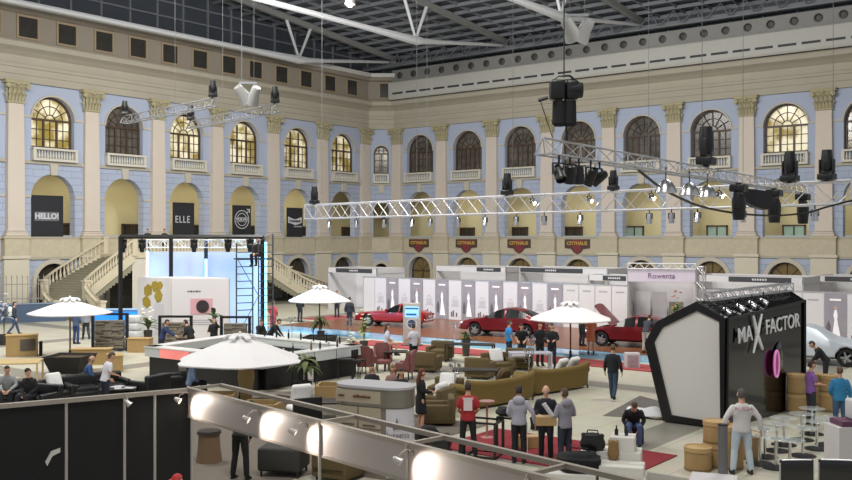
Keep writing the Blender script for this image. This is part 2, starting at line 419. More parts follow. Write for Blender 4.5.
# arched upper windows with balustrades
def pane_mat(name, c1, c2, estr, rough=.12):
    m = bpy.data.materials.new(name); m.use_nodes = True; nt = m.node_tree; b = nt.nodes['Principled BSDF']
    tc = nt.nodes.new('ShaderNodeTexCoord'); nz = nt.nodes.new('ShaderNodeTexNoise'); nz.inputs['Scale'].default_value = .9; nz.inputs['Detail'].default_value = 2
    oi = nt.nodes.new('ShaderNodeObjectInfo'); va = nt.nodes.new('ShaderNodeVectorMath'); va.operation = 'ADD'
    nt.links.new(tc.outputs['Object'], va.inputs[0]); nt.links.new(oi.outputs['Location'], va.inputs[1]); nt.links.new(va.outputs[0], nz.inputs['Vector'])
    cr = nt.nodes.new('ShaderNodeValToRGB'); cr.color_ramp.elements[0].position = .4; cr.color_ramp.elements[1].position = .6
    cr.color_ramp.elements[0].color = hexc(c1); cr.color_ramp.elements[1].color = hexc(c2); nt.links.new(nz.outputs['Fac'], cr.inputs[0])
    nt.links.new(cr.outputs[0], b.inputs['Base Color']); b.inputs['Roughness'].default_value = rough
    if estr: nt.links.new(cr.outputs[0], b.inputs['Emission Color']); b.inputs['Emission Strength'].default_value = estr
    return m
PANE_LIT = pane_mat('lit_window_glass', '#8C7A3C', '#E2D9BC', .55)
PANE_DIM = pane_mat('dim_window_glass', '#4E4A45', '#66615A', .0, .2)
PANE_MID = pane_mat('half_lit_window_glass', '#4B4338', '#8A8064', .25)
def big_window(n, loc, rz, pane, w=1.0, fan=True, label=None):
    t = sroot('window_%d' % n, loc, rz, label)
    hw = 1.55 * w; zs = 13.05; z0 = 11.1; y = .42
    mb = MB(); arch_band(mb, hw - .14, hw, zs, y - .06, y + .06, 16)
    for s in (-1, 1): mb.box((s * (hw - .07), y, (zs + z0) / 2), (.14, .12, zs - z0))
    mb.box((0, y, z0 + .08), (2 * hw, .12, .16)); mb.box((0, y, zs), (2 * hw, .14, .13))
    for u in ((-.48, .48) if w > .8 else (0,)): mb.box((u * w, y, (zs + z0) / 2), (.13, .13, zs - z0))
    mb.build('window_frame', BROWNW, t, smooth=False)
    mb = MB(); k = 6 if w > .8 else 4
    if fan:
        for q in range(1, k):
            a = PI * q / k; mb.tube((.35 * w * math.cos(a), y, zs + .35 * w * math.sin(a)), ((hw - .1) * math.cos(a), y, zs + (hw - .1) * math.sin(a)), .03, n=4)
        arch_band(mb, .34 * w, .40 * w, zs, y - .03, y + .03, 10); arch_band(mb, .92 * w, .97 * w, zs, y - .03, y + .03, 12)
    else:
        for u in (-.48 * w, .48 * w): mb.box((u, y, zs + .6 * w), (.1, .1, 1.25 * w))
        mb.box((0, y, zs + .62 * w), (2.3 * w, .06, .06))
    for z in (11.75, 12.4): mb.box((0, y, z), (2 * hw - .2, .05, .05))
    for u in ((-.96, 0, .96) if w > .8 else (-.35, .35)): mb.box((u * w, y, (zs + z0) / 2), (.05, .05, zs - z0))
    mb.build('glazing_bars', BROWNW, t, smooth=False)
    mb = MB(); mb.prism(arch(2 * hw - .1, z0, zs, 14, 0, hw - .05), y + .06, y + .1, 'y'); mb.build('pane', pane, t, smooth=False)
    mb = MB(); bw = 1.62 * w
    mb.box((0, -.2, 10.32), (2 * bw, .42, .16)); mb.box((0, -.2, 11.04), (2 * bw, .4, .14))
    for u in (-bw + .1, bw - .1): mb.box((u, -.2, 10.7), (.2, .36, .6))
    for u in ([-1.31 + .2016 * k for k in range(14)] if w > .8 else [-.42, -.25, -.08, .08, .25, .42]):
        mb.lathe([(.05, 0), (.07, .12), (.075, .2), (.04, .4), (.05, .56)], (u * (w if w > .8 else 1), -.2, 10.4), 8)
    mb.build('balustrade', WHITE_ST, t)
    return t
protos = {}
for i, c in enumerate(LW[1:]):
    pane, fan = ((PANE_LIT, True), (PANE_DIM, True), (PANE_LIT, True), (PANE_LIT, False), (PANE_LIT, False), (PANE_LIT, False))[i]
    big_window(wn, (WX, c, 0), PI / 2, pane, 1.0, fan); wn += 1
big_window(wn, (WX, LW[0], 0), PI / 2, PANE_DIM); wn += 1
big_window(wn, DC, DA, PANE_MID, .46, False); wn += 1
wp = None
for i, c in enumerate(RW):
    if i in (6, 7): big_window(wn, (c, WY, 0), 0, PANE_LIT if i == 6 else PANE_MID)
    elif wp is None: wp = big_window(wn, (c, WY, 0), 0, PANE_DIM)
    else: dup(wp, (c, WY, 0), 0, name='window_%d' % wn)
    wn += 1

# glass railings across the gallery arches, doors of the arcade and gallery
def rail_trim(n, loc, rz, w=3.0):
    t = sroot('trim_%d' % n, loc, rz); mb = MB(); mb.box((0, .2, 5.2), (w, .06, .16)); mb.build('hand_rail', M('rail_blue_grey', '#A9B2B8', .4, var=.04), t, smooth=False)
    return t
tn = 1
for c in LW: rail_trim(tn, (WX, c, 0), PI / 2); tn += 1
for c in RW: rail_trim(tn, (c, WY, 0), 0); tn += 1
def door(n, loc, rz, w, h, glass, arched=False):
    t = sroot('door_%d' % n, loc, rz)
    mb = MB(); z0 = 0
    for s in (-1, 1): mb.box((s * (w / 2 - .06), 0, h / 2), (.12, .12, h))
    mb.box((0, 0, h - .06), (w, .12, .12)); mb.box((0, 0, .08), (w, .1, .16)); mb.box((0, 0, h / 2), (.1, .1, h)); mb.box((0, 0, h * .45), (w, .09, .09))
    if arched:
        arch_band(mb, w / 2 - .12, w / 2, h, -.06, .06); mb.tube((0, 0, h), (0, 0, h + w / 2 - .1), .04, n=4)
        for s in (-1, 1): mb.tube((0, 0, h), (s * .35 * w, 0, h + .35 * w), .03, n=4)
    mb.build('door_frame', BROWNW, t, smooth=False)
    mb = MB()
    if arched: mb.prism(arch(w - .1, .05, h), .02, .05, 'y')
    else: mb.box((0, .03, h / 2), (w - .1, .03, h - .1))
    mb.build('pane', glass, t, smooth=False)
    return t
dn = 1
GR = M('greenish_door_glass', '#8FA79A', .15, var=.3, emit='#7F9C90', estr=.25)
DK = M('dark_door_glass', '#3B372F', .15, var=.3)
AMB = M('amber_arch_glass', '#5E5038', .2, var=.5, scale=1.2, emit='#A08850', estr=.12)
d0 = None
for c, g in [(RW[4] - .6, GR), (RW[5] + .5, GR), (RW[6] + .6, GR), (RW[2], DK), (RW[3] - .4, DK), (RW[1], DK), (RW[7], DK)]:
    door(dn, (c * 1.065, WY + 4.4, 4.0), 0, 1.7, 2.1, g); dn += 1
for c in LW[1:]: door(dn, (WX - 4.4, c * 1.075 + .5, 4.0), PI / 2, 1.5, 2.2, DK); dn += 1
for c in RW: door(dn, (c, WY + .45, 0), 0, 2.5, 2.15, AMB, True); dn += 1
for c in LW: door(dn, (WX - .45, c, 0), PI / 2, 2.5, 2.15, DK, True); dn += 1

# glazed gables between the cornices and the roof
GLZ = M('gable_glass', '#464B53', .35, var=.25, scale=.6)
for nm, c, sz in (('wall_gable_left', (-60.4, 45, 24.3), (.1, 60, 8)), ('wall_gable_right', (-26, 68.5, 22.6), (80, .1, 4.4))):
    mb = MB(); mb.box(c, sz); g = struct(mb.build(nm, GLZ, smooth=False)); mb = MB()
    n = int(max(sz) / 2.4)
    for k in range(n):
        if sz[0] < 1: mb.box((-60.3, c[1] - sz[1] / 2 + k * 2.4, c[2]), (.16, .14, sz[2]))
        else: mb.box((c[0] - sz[0] / 2 + k * 2.4, 68.4, c[2]), (.12, .12, sz[2]))
    for k in range(6):
        if sz[0] < 1: mb.box((-60.25, c[1], 20.9 + k * 1.15), (.14, sz[1], .12))
        elif k < 3: mb.box((c[0], 68.4, 21.2 + k * .8), (sz[0], .12, .1))
    mb.build('glazing_bars', M('roof_steel', '#787B80', .55, var=.05), g, smooth=False)
# roof: glazing bars, dark panes
def roof_z(y): return 22.0 + (68 - y) * .1
mb = MB(); mb.quad((-64, 72, roof_z(72) + .35), (12, 72, roof_z(72) + .35), (12, -4, roof_z(-4) + .35), (-64, -4, roof_z(-4) + .35))
ceil = struct(mb.build('ceiling', M('roof_glass', '#464B53', .35, var=.25, scale=.6), smooth=False))
mb = MB(); GREY_ST = M('roof_steel', '#787B80', .55, var=.05)
y = 70
while y > 22:
    mb.box((-26, y, roof_z(y) + .16), (76, .14, .26)); y -= 1.6
mb.build('purlins', GREY_ST, ceil, smooth=False)
mb = MB(); x = -63.5
while x < 10:
    mb.loft([[(x - .06, yy, roof_z(yy) + .1), (x + .06, yy, roof_z(yy) + .1), (x + .06, yy, roof_z(yy) + .4), (x - .06, yy, roof_z(yy) + .4)] for yy in (71, 20)]); x += 2.05
mb.build('glazing_bars', GREY_ST, ceil, smooth=False)
mb = MB()                                                               # eave beam and its lattice along the right wall
mb.box((-26, 67.3, 21.2), (76, .3, .35)); mb.box((-26, 66.6, 20.95), (76, .12, .12))
x = -57
while x < 8: mb.tube((x, 66.6, 20.95), (x + .9, 67.3, 22.2), .05, n=4); mb.tube((x + 1.8, 66.6, 20.95), (x + .9, 67.3, 22.2), .05, n=4); x += 1.8
mb.build('eave_beam', GREY_ST, ceil, smooth=False)
def roof_truss(x, label):
    t = thing('roof_truss', label, 'roof truss', (x, 0, 0), 0, 'white fish-belly roof trusses')
    ye = 68.0; yn = 55.5; y2 = 14
    mb = MB(); mb.path([(0, ye, 21.6), (0, ye - 4, 21.1), (0, yn + 3, 20.35), (0, yn + 1, 20.1), (0, yn, 20.0), (0, yn - 1.5, 20.0), (0, yn - 6, 20.0), (0, y2 + 4, 20.0), (0, y2, 20.0)], [.1, .13, .17, .24, .36, .3, .2, .17, .3], 8)
    mb.build('lower_chord', M('truss_white', '#D6D8DA', .5, var=.03), t)
    for dy in (-1.6, 1.5):
        mb = MB(); mb.tube((0, yn, 20.1), (0, yn + dy, roof_z(yn + dy) + .05), .1, .14, 8); mb.build('strut', M('truss_white'), t)
    mb = MB(); mb.loft([[(-.16, yy, roof_z(yy) - .35), (.16, yy, roof_z(yy) - .35), (.16, yy, roof_z(yy) + .1), (-.16, yy, roof_z(yy) + .1)] for yy in (68, 14)])
    mb.build('rafter', M('rafter_grey', '#8A8A88', .55, var=.04), t, smooth=False)
    return t
roof_truss(-57, 'white fish-belly roof truss running closest along the left wall attic')
roof_truss(-44.5, 'white fish-belly roof truss crossing above the hanging floodlight at upper middle')
roof_truss(-32, 'white fish-belly roof truss nearest the top right of the hall')
# ---------------------------------------------------------------- people
BAKE = []                                           # meshes whose limbs are fused and baked in one go at the end
SKIN = M('skin', '#C79A7E', .55, var=.05, scale=8)
DARKEYE = M('eye_dark', '#1E1714', .3, var=0); LIP = M('lip', '#9A5A50', .5, var=0)
def cloth(h, s=14, v=.14): return M('cloth_' + h.strip('#'), h, .85, var=v, scale=s, bump=.15)
def rotu(p, pz, a):
    x, y, z = p; h = z - pz
    return (x, y * math.cos(a) - h * math.sin(a), pz + y * math.sin(a) + h * math.cos(a))
ARMS = {'down': ((.25, .03, .19), (.27, -.05, -.06)), 'fwd': ((.25, 0, .2), (.15, -.26, .17)), 'low': ((.25, .01, .19), (.14, -.2, .02)),
        'lap': ((.24, -.03, .2), (.09, -.26, .06)), 'up': ((.3, -.14, .38), (.18, -.24, .6)), 'reach': ((.2, -.24, .3), (.15, -.48, .24)),
        'wide': ((.32, .05, .2), (.36, .0, -.05)), 'hip': ((.38, .05, .22), (.2, -.03, .08)), 'knee': ((.25, -.1, .22), (.1, -.34, .16)),
        'back': ((.27, .1, .2), (.27, .12, -.06))}
def ell(z, a, b, y=0, n=14, x=0): return [(x + a * math.cos(2 * PI * q / n), y + b * math.sin(2 * PI * q / n), z) for q in range(n)]
def limb(mb, pts, rs):
    """a tapered limb through its joints, with rounded joints"""
    fine = []; fr = []
    for i in range(len(pts) - 1):
        a, b = Vector(pts[i]), Vector(pts[i + 1])
        for k in range(4):
            t = k / 4; fine.append(a.lerp(b, t)); fr.append(rs[i] + (rs[i + 1] - rs[i]) * t + (.006 * math.sin(t * PI)))
    fine.append(Vector(pts[-1])); fr.append(rs[-1]); mb.path(fine, fr, 10)
    for p, r in zip(pts, rs): mb.sphere(p, r * 1.0, 8, 6)
def hand(mb, w, e, side):
    """palm, four bent unequal fingers and a thumb leaving the side of the palm"""
    w, e = Vector(w), Vector(e); d = (w - e).normalized()
    s = Vector((0, -1, 0)) if abs(d.y) < .7 else Vector((-side, 0, 0)); s = (s - d * s.dot(d)).normalized(); nrm = d.cross(s).normalized()
    if nrm.x * side > 0 and abs(d.y) < .7: nrm = -nrm
    if abs(d.y) >= .7 and nrm.z > 0: nrm = -nrm
    rings = []
    for t, a, b in ((-.02, .024, .02), (.02, .034, .018), (.06, .042, .016), (.095, .04, .013)):
        c = w + d * t; rings.append([c + s * a * math.cos(2 * PI * q / 8) + nrm * b * math.sin(2 * PI * q / 8) for q in range(8)])
    mb.loft(rings)
    for k, L in ((-1.5, .062), (-.5, .076), (.5, .082), (1.5, .072)):
        b = w + d * .088 + s * k * .0195
        mb.path([b, b + d * L * .5 + nrm * .008, b + d * L * .82 + nrm * .028, b + d * L + nrm * .045], [.0095, .009, .008, .006], 6)
    b = w + d * .03 + s * .032
    mb.path([b, b + s * .022 + d * .03 + nrm * .008, b + s * .024 + d * .06 + nrm * .022], [.0125, .011, .008], 6)
def head_mesh(mb, mat):
    def sh(p):
        x, y, z = p
        if z < 0: x *= 1 + .28 * z; y = y * (1 + .1 * z) - .06 * -z
        if y < 0: y *= .93
        return (x, y, z)
    mb.mi = 0; mb.sphere((0, 0, 0), (.076, .097, .118), 14, 10, mat, sh)
    mb.loft([[(-.012, -.085, .02), (.012, -.085, .02), (.006, -.09, .03), (-.006, -.09, .03)], [(-.02, -.082, -.03), (.02, -.082, -.03), (.008, -.118, -.022), (-.008, -.118, -.022)], [(-.015, -.08, -.04), (.015, -.08, -.04), (.006, -.1, -.036), (-.006, -.1, -.036)]], mat)
    for s in (-1, 1):
        mb.mi = 0; mb.sphere((s * .078, .012, -.005), (.012, .024, .034), 8, 6, mat)
        mb.mi = 1; mb.sphere((s * .03, -.086, .012), (.009, .006, .005), 8, 6, mat)
    mb.mi = 2; mb.box((0, -.09, -.062), (.044, .012, .012), mat); mb.mi = 0
def hair_mesh(style, mat):
    mb = MB()
    n, k = 16, 10
    o = .012 if style != 'long' else .02
    rings = []
    for i in range(k + 1):
        a = -PI / 2 + PI * (.02 + .96 * i / k); ring = []
        for q in range(n):
            x, y, z = math.cos(a) * math.cos(2 * PI * q / n), math.cos(a) * math.sin(2 * PI * q / n), math.sin(a)
            zl = .56 if y < -.2 else (.36 if y < .3 else -.35)
            if style == 'cap': zl = .45
            if z < zl: r = .7
            else: r = 1.0
            ring.append((x * (.076 + o) * r, y * (.097 + o) * r + .006, z * (.118 + o) * (r if z > 0 else .9)))
        rings.append(ring)
    mb.loft(rings, mat)
    if style == 'long':
        mb.loft([ell(.06, .088, .05, .06), ell(-.06, .095, .05, .065), ell(-.2, .1, .045, .085), ell(-.32, .07, .03, .09)], mat)
    if style == 'cap':
        mb.loft([[(-.07, -.06, .06), (.07, -.06, .06), (.07, -.06, .075), (-.07, -.06, .075)], [(-.05, -.17, .045), (.05, -.17, .045), (.05, -.17, .055), (-.05, -.17, .055)]], mat)
    if style == 'bun': mb.sphere((0, .1, .06), .045, 8, 6, mat)
    return mb
def later(o, voxel, extra=None): BAKE.append((o, voxel, extra))
def person(loc, turn, label, top='#333333', bottom='#22242A', hair='#2A211C', style='short', pose='stand', arms='down', sleeves='long', lean=0, nod=8, look=0,
           skirt=None, z=0, scale=1.0, vox=.022, woman=False, skin=None, shoes='#1C1A1A', group=None, trim=None, seat_z=.47):
    t = thing('person', label, 'person', (loc[0], loc[1], z), R(turn), group)
    t.scale = (scale,) * 3
    la = math.radians(lean); sit = pose.startswith('sit'); pz = seat_z + .1 if sit else (.5 if pose == 'crouch' else .95)
    al, ar = (arms, arms) if isinstance(arms, str) else arms
    wf = .9 if woman else 1.0
    U = lambda p: rotu((p[0] * wf, p[1], pz + p[2]), pz, la)
    arm = {}
    for s, nme in ((1, al), (-1, ar)):
        e, w = ARMS[nme]; arm[s] = [U((s * .172, .005, .425)), U((s * e[0], e[1], e[2])), U((s * w[0], w[1], w[2]))]
    leg = {}
    for s in (1, -1):
        h = (s * .09, 0, pz - .03)
        if sit:
            k, a = (s * (.13 if pose != 'sitw' else .06), -.43, pz + .0), (s * .13, -.43 + (.06 if s > 0 else -.04), .09)
            if pose == 'sithigh': a = (s * .12, -.36, pz - .44)
        elif pose == 'walk': k, a = ((s * .09, -.13, .52), (s * .1, -.25, .1)) if s > 0 else ((s * .09, .04, .49), (s * .1, .3, .15))
        elif pose == 'crouch': k, a = (s * .17, -.36, .5), (s * .14, -.02, .09)
        elif pose == 'apart': k, a = (s * .13, -.02, .5), (s * .17, .02, .09)
        else: k, a = (s * .1, -.015, .5), (s * .11, .02, .09)
        leg[s] = [h, k, a]
    SEC = [(-.08, .165, .115), (.04, .155, .105), (.16, .145, .1), (.3, .17, .115), (.4, .17, .105), (.455, .13, .085), (.51, .075, .06)]
    def torso(mb, z0, off, neck=False):
        rings = []
        for h, a, b in SEC:
            if h < z0: continue
            rings.append([U(p) for p in ell(h, a + off, b + off)])
        mb.loft([[Vector((p[0], p[1], p[2])) for p in r] for r in rings])
    # the body: one continuous surface under the clothes
    mb = MB(); torso(mb, -1, -.012)
    nk = U((0, -.0, .5)); hc = Vector(U((0, -.03, .68)))
    limb(mb, [U((0, .005, .44)), hc - Vector((0, -.01, .03))], [.06, .052])
    for s in (1, -1):
        limb(mb, arm[s], [.05, .04, .028]); limb(mb, leg[s], [.078, .052, .036])
        a = leg[s][2]; mb.sphere((a[0], a[1] - .05, a[2] - .04), (.035, .1, .035), 8, 6)
    body = mb.build('body', [skin or SKIN, DARKEYE, LIP], t)
    ex = MB(); hm = Matrix.Translation(hc) @ Matrix.Rotation(math.radians(look), 4, 'Z') @ Matrix.Rotation(math.radians(nod) + la * .55, 4, 'X')
    head_mesh(ex, hm)
    for s in (1, -1): hand(ex, arm[s][2], arm[s][1], s)
    later(body, vox * 1.15, ex)
    # clothing
    tm = cloth(top)
    if top:
        mb = MB(); torso(mb, -.5, .018)
        for s in (1, -1):
            A, Bq, Cq = (Vector(p) for p in arm[s])
            if sleeves == 'long': limb(mb, [A, Bq, Bq.lerp(Cq, .93)], [.06, .052, .042])
            elif sleeves == 'short': limb(mb, [A, A.lerp(Bq, .72)], [.06, .06])
            else: mb.sphere(A, .06, 8, 6)
        if skirt:
            mb.loft([[U(p) for p in ell(.02, .17, .12)], [U(p) for p in ell(-.12, .185, .135)], ell(pz - .42, .2, .16, -.01 if not sit else -.25)])
        sh = mb.build('dress' if skirt else 'jacket' if sleeves == 'long' else 'shirt', tm, t); later(sh, vox)
    if not skirt:
        mb = MB()
        mb.loft([[U(p) for p in ell(.06, .16, .112)], ell(pz - .03, .172, .125), ell(pz - .09, .15, .11)])
        for s in (1, -1):
            h, k, a = (Vector(p) for p in leg[s]); limb(mb, [h, k, k.lerp(a, .97)], [.093, .068, .058])
        tr = mb.build('trousers', cloth(bottom), t); later(tr, vox)
    for s in (1, -1):
        a = leg[s][2]; mb = MB(); x, y, zz = a[0], a[1], a[2] - .09
        if pose == 'walk' and s < 0: pass
        mb.loft([ell(zz + .005, .045, .135, y - .07, 10, x), ell(zz + .035, .046, .137, y - .07, 10, x), ell(zz + .07, .042, .1, y - .04, 10, x), ell(zz + .12, .045, .05, y, 10, x)])
        mb.build('shoe', M('shoe_' + shoes.strip('#'), shoes, .5, var=.05), t)
    if style != 'bald':
        hair_mesh(style, hm).build('hair', M('hair_' + hair.strip('#'), hair, .7, var=.2, scale=30), t)
    else:
        mb = MB(); mb.loft([ell(.0, .08, .05, .06), ell(-.05, .07, .04, .062)], hm); mb.build('hair', M('hair_' + hair.strip('#'), hair, .7, var=.2, scale=30), t)
    return t
def hood(t, col):
    mb = MB(); mb.sphere((0, .1, 1.44), (.14, .07, .1), 12, 8); mb.build('hood', cloth(col), t)
def bake_all():
    for o, vox, ex in BAKE:
        m = o.modifiers.new('fuse', 'REMESH'); m.mode = 'VOXEL'; m.voxel_size = vox; m.use_smooth_shade = True
        m = o.modifiers.new('soft', 'SMOOTH'); m.factor = .5; m.iterations = 3
    bpy.context.view_layer.update(); dg = bpy.context.evaluated_depsgraph_get()
    done = []
    for o, vox, ex in BAKE:
        done.append(bpy.data.meshes.new_from_object(o.evaluated_get(dg)))
    for (o, vox, ex), me in zip(BAKE, done):
        o.modifiers.clear(); mats = list(o.data.materials)
        if ex is not None:
            bm = bmesh.new(); bm.from_mesh(me); tmp = ex.mesh('head', mats); bm.from_mesh(tmp); bm.to_mesh(me); bm.free()
        me.materials.clear()
        for m in mats: me.materials.append(m)
        me.polygons.foreach_set('use_smooth', [True] * len(me.polygons)); o.data = me; me.name = o.name
# ---------------------------------------------------------------- builders of the props
ALU = M('aluminium', '#C4C4C6', .35, .75, var=.04)
WHITEP = M('white_laminate', '#C6C3C4', .5, var=.03)
BLACK = M('black_paint', '#141416', .4, var=.1)
BLACKM = M('black_cloth', '#17171A', .9, var=.15)
CHROME = M('chrome', '#D0D2D6', .15, 1, var=0)
GLASS = M('clear_glass', '#DDE8E6', .05, 0, var=0, alpha=.22)
ROLLF = M('roll_sofa_fabric', '#75602F', .85, var=.15, scale=10, bump=.1)
OLIVE = M('olive_fabric', '#5F5032', .85, var=.15, scale=10, bump=.1)
CUSH = M('white_cushion', '#E4E2E0', .8, var=.04, scale=6)
LEATHER = M('black_leather', '#1B1B1D', .38, var=.2, scale=8, bump=.1)
PINKCH = M('dusty_red_leather', '#7C4A48', .5, var=.1, scale=8)
DWOOD = M('dark_wood', '#2B231E', .45, var=.2, scale=6)
OAK = M('light_oak', '#A98C5C', .6, var=.15, scale=5)
CARDB = M('cardboard', '#AC8D60', .8, var=.1, scale=6)
REDC = M('red_carpet', '#862830', .95, var=.1, scale=20)

def truss(name, label, cat, p0, p1, h, tri=True, mat=None, r=.025, group=None, seg=None, up=1, hang=()):
    """lattice truss from p0 to p1 (top chord axis at p0/p1 for tri)"""
    p0, p1 = Vector(p0), Vector(p1); d = p1 - p0; L = d.length
    t = thing(name, label, cat, p0, math.atan2(d.y, d.x), group); mat = mat or ALU
    tilt = math.atan2(d.z, math.hypot(d.x, d.y)); m = Matrix.Rotation(-tilt, 4, 'Y')
    cs = [(0, 0), (-h * .5, -h * .9 * up), (h * .5, -h * .9 * up)] if tri else [(-h / 2, 0), (h / 2, 0), (-h / 2, -h), (h / 2, -h)]
    for y, z in cs:
        mb = MB(); mb.tube((0, y, z), (L, y, z), r, n=8, mat=m); mb.build('chord', mat, t)
    mb = MB(); n = seg or max(2, int(round(L / (h * 1.05)))); st = L / n
    pairs = ((0, 1), (0, 2), (1, 2)) if tri else ((0, 1), (0, 2), (1, 3), (2, 3))
    for a, b in pairs:
        for i in range(n):
            A, B_ = (cs[a], cs[b]) if i % 2 == 0 else (cs[b], cs[a])
            mb.tube((i * st, *A), ((i + 1) * st, *B_), r * .55, n=5, mat=m)
        for x in (0, L): mb.tube((x, *cs[a]), (x, *cs[b]), r * .7, n=5, mat=m)
    mb.build('bracing', mat, t)
    for x, zt in hang:
        mb = MB(); mb.tube((x, 0, 0), (x, 0, zt), .007, n=5); mb.build('hanging_cable', M('cable_grey', '#6C6C6C', .5), t)
    return t

LENS_ON = M('lit_lens', '#FFF6E2', .3, var=0, emit='#FFF2D6', estr=14)
LENS_OFF = M('dark_lens', '#20242A', .1, var=0)
def par_can(p, label, rz=0, tilt=35, size=.16, body=None, lit=False, group=None, L=1.6):
    """can spotlight: hook clamp, yoke and body, hung from p"""
    t = thing('spotlight', label, 'spotlight', p, rz, group); body = body or M('polished_can', '#C9CACC', .25, .9, var=.03)
    s = size; a = math.radians(tilt)
    mb = MB(); mb.tube((0, 0, .06), (0, 0, -s * .5), s * .1, n=6); mb.box((0, 0, -s * .5), (s * 1.25, s * .2, s * .12))
    for q in (-1, 1): mb.box((q * s * .62, 0, -s * 1.0), (s * .08, s * .2, s * 1.0))
    mb.build('yoke', M('black_paint'), t, smooth=False)
    m = T((0, 0, -s * 1.35), 0, a)
    mb = MB(); mb.lathe([(s * .2, s * L * .5), (s * .4, s * L * .42), (s * .48, s * .1), (s * .52, -s * L * .5), (s * .46, -s * L * .5), (s * .4, -s * L * .3)], n=14, mat=m, cap=False); mb.build('lamp_body', body, t)
    mb = MB(); mb.lathe([(s * .42, -s * L * .34), (s * .42, -s * L * .36)], n=14, mat=m); mb.build('lens', LENS_ON if lit else LENS_OFF, t)
    return t
def moving_head(p, label, rz=0, up=False, s=1.0, tilt=0, group=None):
    """moving-head lamp: base box, two-armed yoke, rounded head with lens"""
    t = thing('moving_head_lamp', label, 'stage lamp', p, rz, group); t.scale = (s,) * 3; k = 1 if up else -1
    mb = MB(); mb.rbox((0, 0, k * .09), (.4, .32, .16), .03); mb.box((0, 0, k * .0), (.1, .1, .06)); mb.build('base', BLACK, t)
    mb = MB(); mb.box((0, 0, k * .2), (.34, .12, .06))
    for q in (-1, 1): mb.rbox((q * .17, 0, k * .36), (.05, .14, .36), .02)
    mb.build('yoke', BLACK, t)
    m = T((0, 0, k * .44), 0, math.radians(tilt) + (0 if not up else PI))
    mb = MB(); mb.lathe([(.05, .22), (.11, .2), (.15, .1), (.15, -.05), (.13, -.26), (.12, -.34), (.1, -.34), (.1, -.3)], n=14, mat=m, cap=False); mb.build('lamp_head', BLACK, t)
    mb = MB(); mb.lathe([(.105, -.3), (.105, -.31)], n=14, mat=m); mb.build('lens', LENS_OFF, t)
    return t
def umbrella(p, label, r=2.0, ze=2.35, zp=3.0, n=8, rot=.2, planter=True, group='white parasols'):
    t = thing('parasol', label, 'parasol', p, rot, group)
    mb = MB(); rings = []
    prof = ((.1, 0), (.4, .31), (.7, .65), (1.0, 1.0))
    N = n * 4
    def R_(f, q):
        a = 2 * PI * q / N; sag = abs(((q / 4) % 1) - .5) * 2          # 1 at ribs, 0 between
        return a, f * (1 - (1 - math.cos(PI / n)) * (1 - sag) * f), sag
    rr = []
    for f, dz in prof:
        ring = []
        for q in range(N):
            a, g, sag = R_(f, q); ring.append((r * g * math.cos(a), r * g * math.sin(a), zp - (zp - ze) * dz - .015 * (1 - sag) * f))
        rr.append(ring)
    rr.append([(x, y, z - .03) for x, y, z in rr[-1]])
    inner = [[(x * .985, y * .985, z - .02) for x, y, z in ring] for ring in reversed(rr)]
    mb.loft(rr + inner, cap=False); mb.build('canopy', M('white_canvas', '#DEDCDC', .85, var=.03, scale=2), t, smooth=False)
    mb = MB()
    for q in range(n):
        a = 2 * PI * (q + .5) / n; c, s = math.cos(a), math.sin(a); w = r * .1
        pts = [(r * (.1 + .05 * k) * c, r * (.1 + .05 * k) * s, zp + .06 * math.sin(k / 3 * PI) + .03 - (zp - ze) * .1 * k / 3) for k in range(4)]
        mb.loft([[(x - s * w * .5, y + c * w * .5, z), (x + s * w * .5, y - c * w * .5, z), (x + s * w * .5, y - c * w * .5, z + .05), (x - s * w * .5, y + c * w * .5, z + .05)] for x, y, z in pts])
    mb.lathe([(.26, zp - .06), (.2, zp + .05), (.06, zp + .1), (.03, zp + .2)], n=12)
    mb.build('vent_cap', M('white_canvas'), t)
    mb = MB(); mb.tube((0, 0, .05), (0, 0, zp + .1), .035, n=10); mb.build('pole', M('umbrella_wood', '#6B5230', .5, var=.1), t)
    for q in range(n):
        a = 2 * PI * q / n; mb = MB(); mb.tube((0, 0, zp - .1), (r * .97 * math.cos(a), r * .97 * math.sin(a), ze - .02), .014, n=5); mb.build('rib', M('umbrella_wood'), t)
    mb = MB(); mb.lathe([(.34, 0), (.34, .05), (.06, .08), (.05, .35)], n=16); mb.build('base', M('black_paint'), t)
    return t
def planter(p, label, s=1.0, h=.9, rz=0, taper=.75):
    t = thing('planter', label, 'planter', p, rz)
    mb = MB(); q = lambda a, z: [(-a, -a, z), (a, -a, z), (a, a, z), (-a, a, z)]
    mb.loft([q(s * taper / 2, 0), q(s / 2, h), q(s / 2 - .06, h), q(s / 2 - .1, h - .12)]); mb.build('tub', M('black_wicker', '#2A2723', .7, var=.3, scale=30), t, smooth=False)
    mb = MB(); mb.box((0, 0, h - .12), (s - .2, s - .2, .05)); mb.build('soil', M('soil', '#4A3B28', .9, var=.3, scale=20), t, smooth=False)
    return t
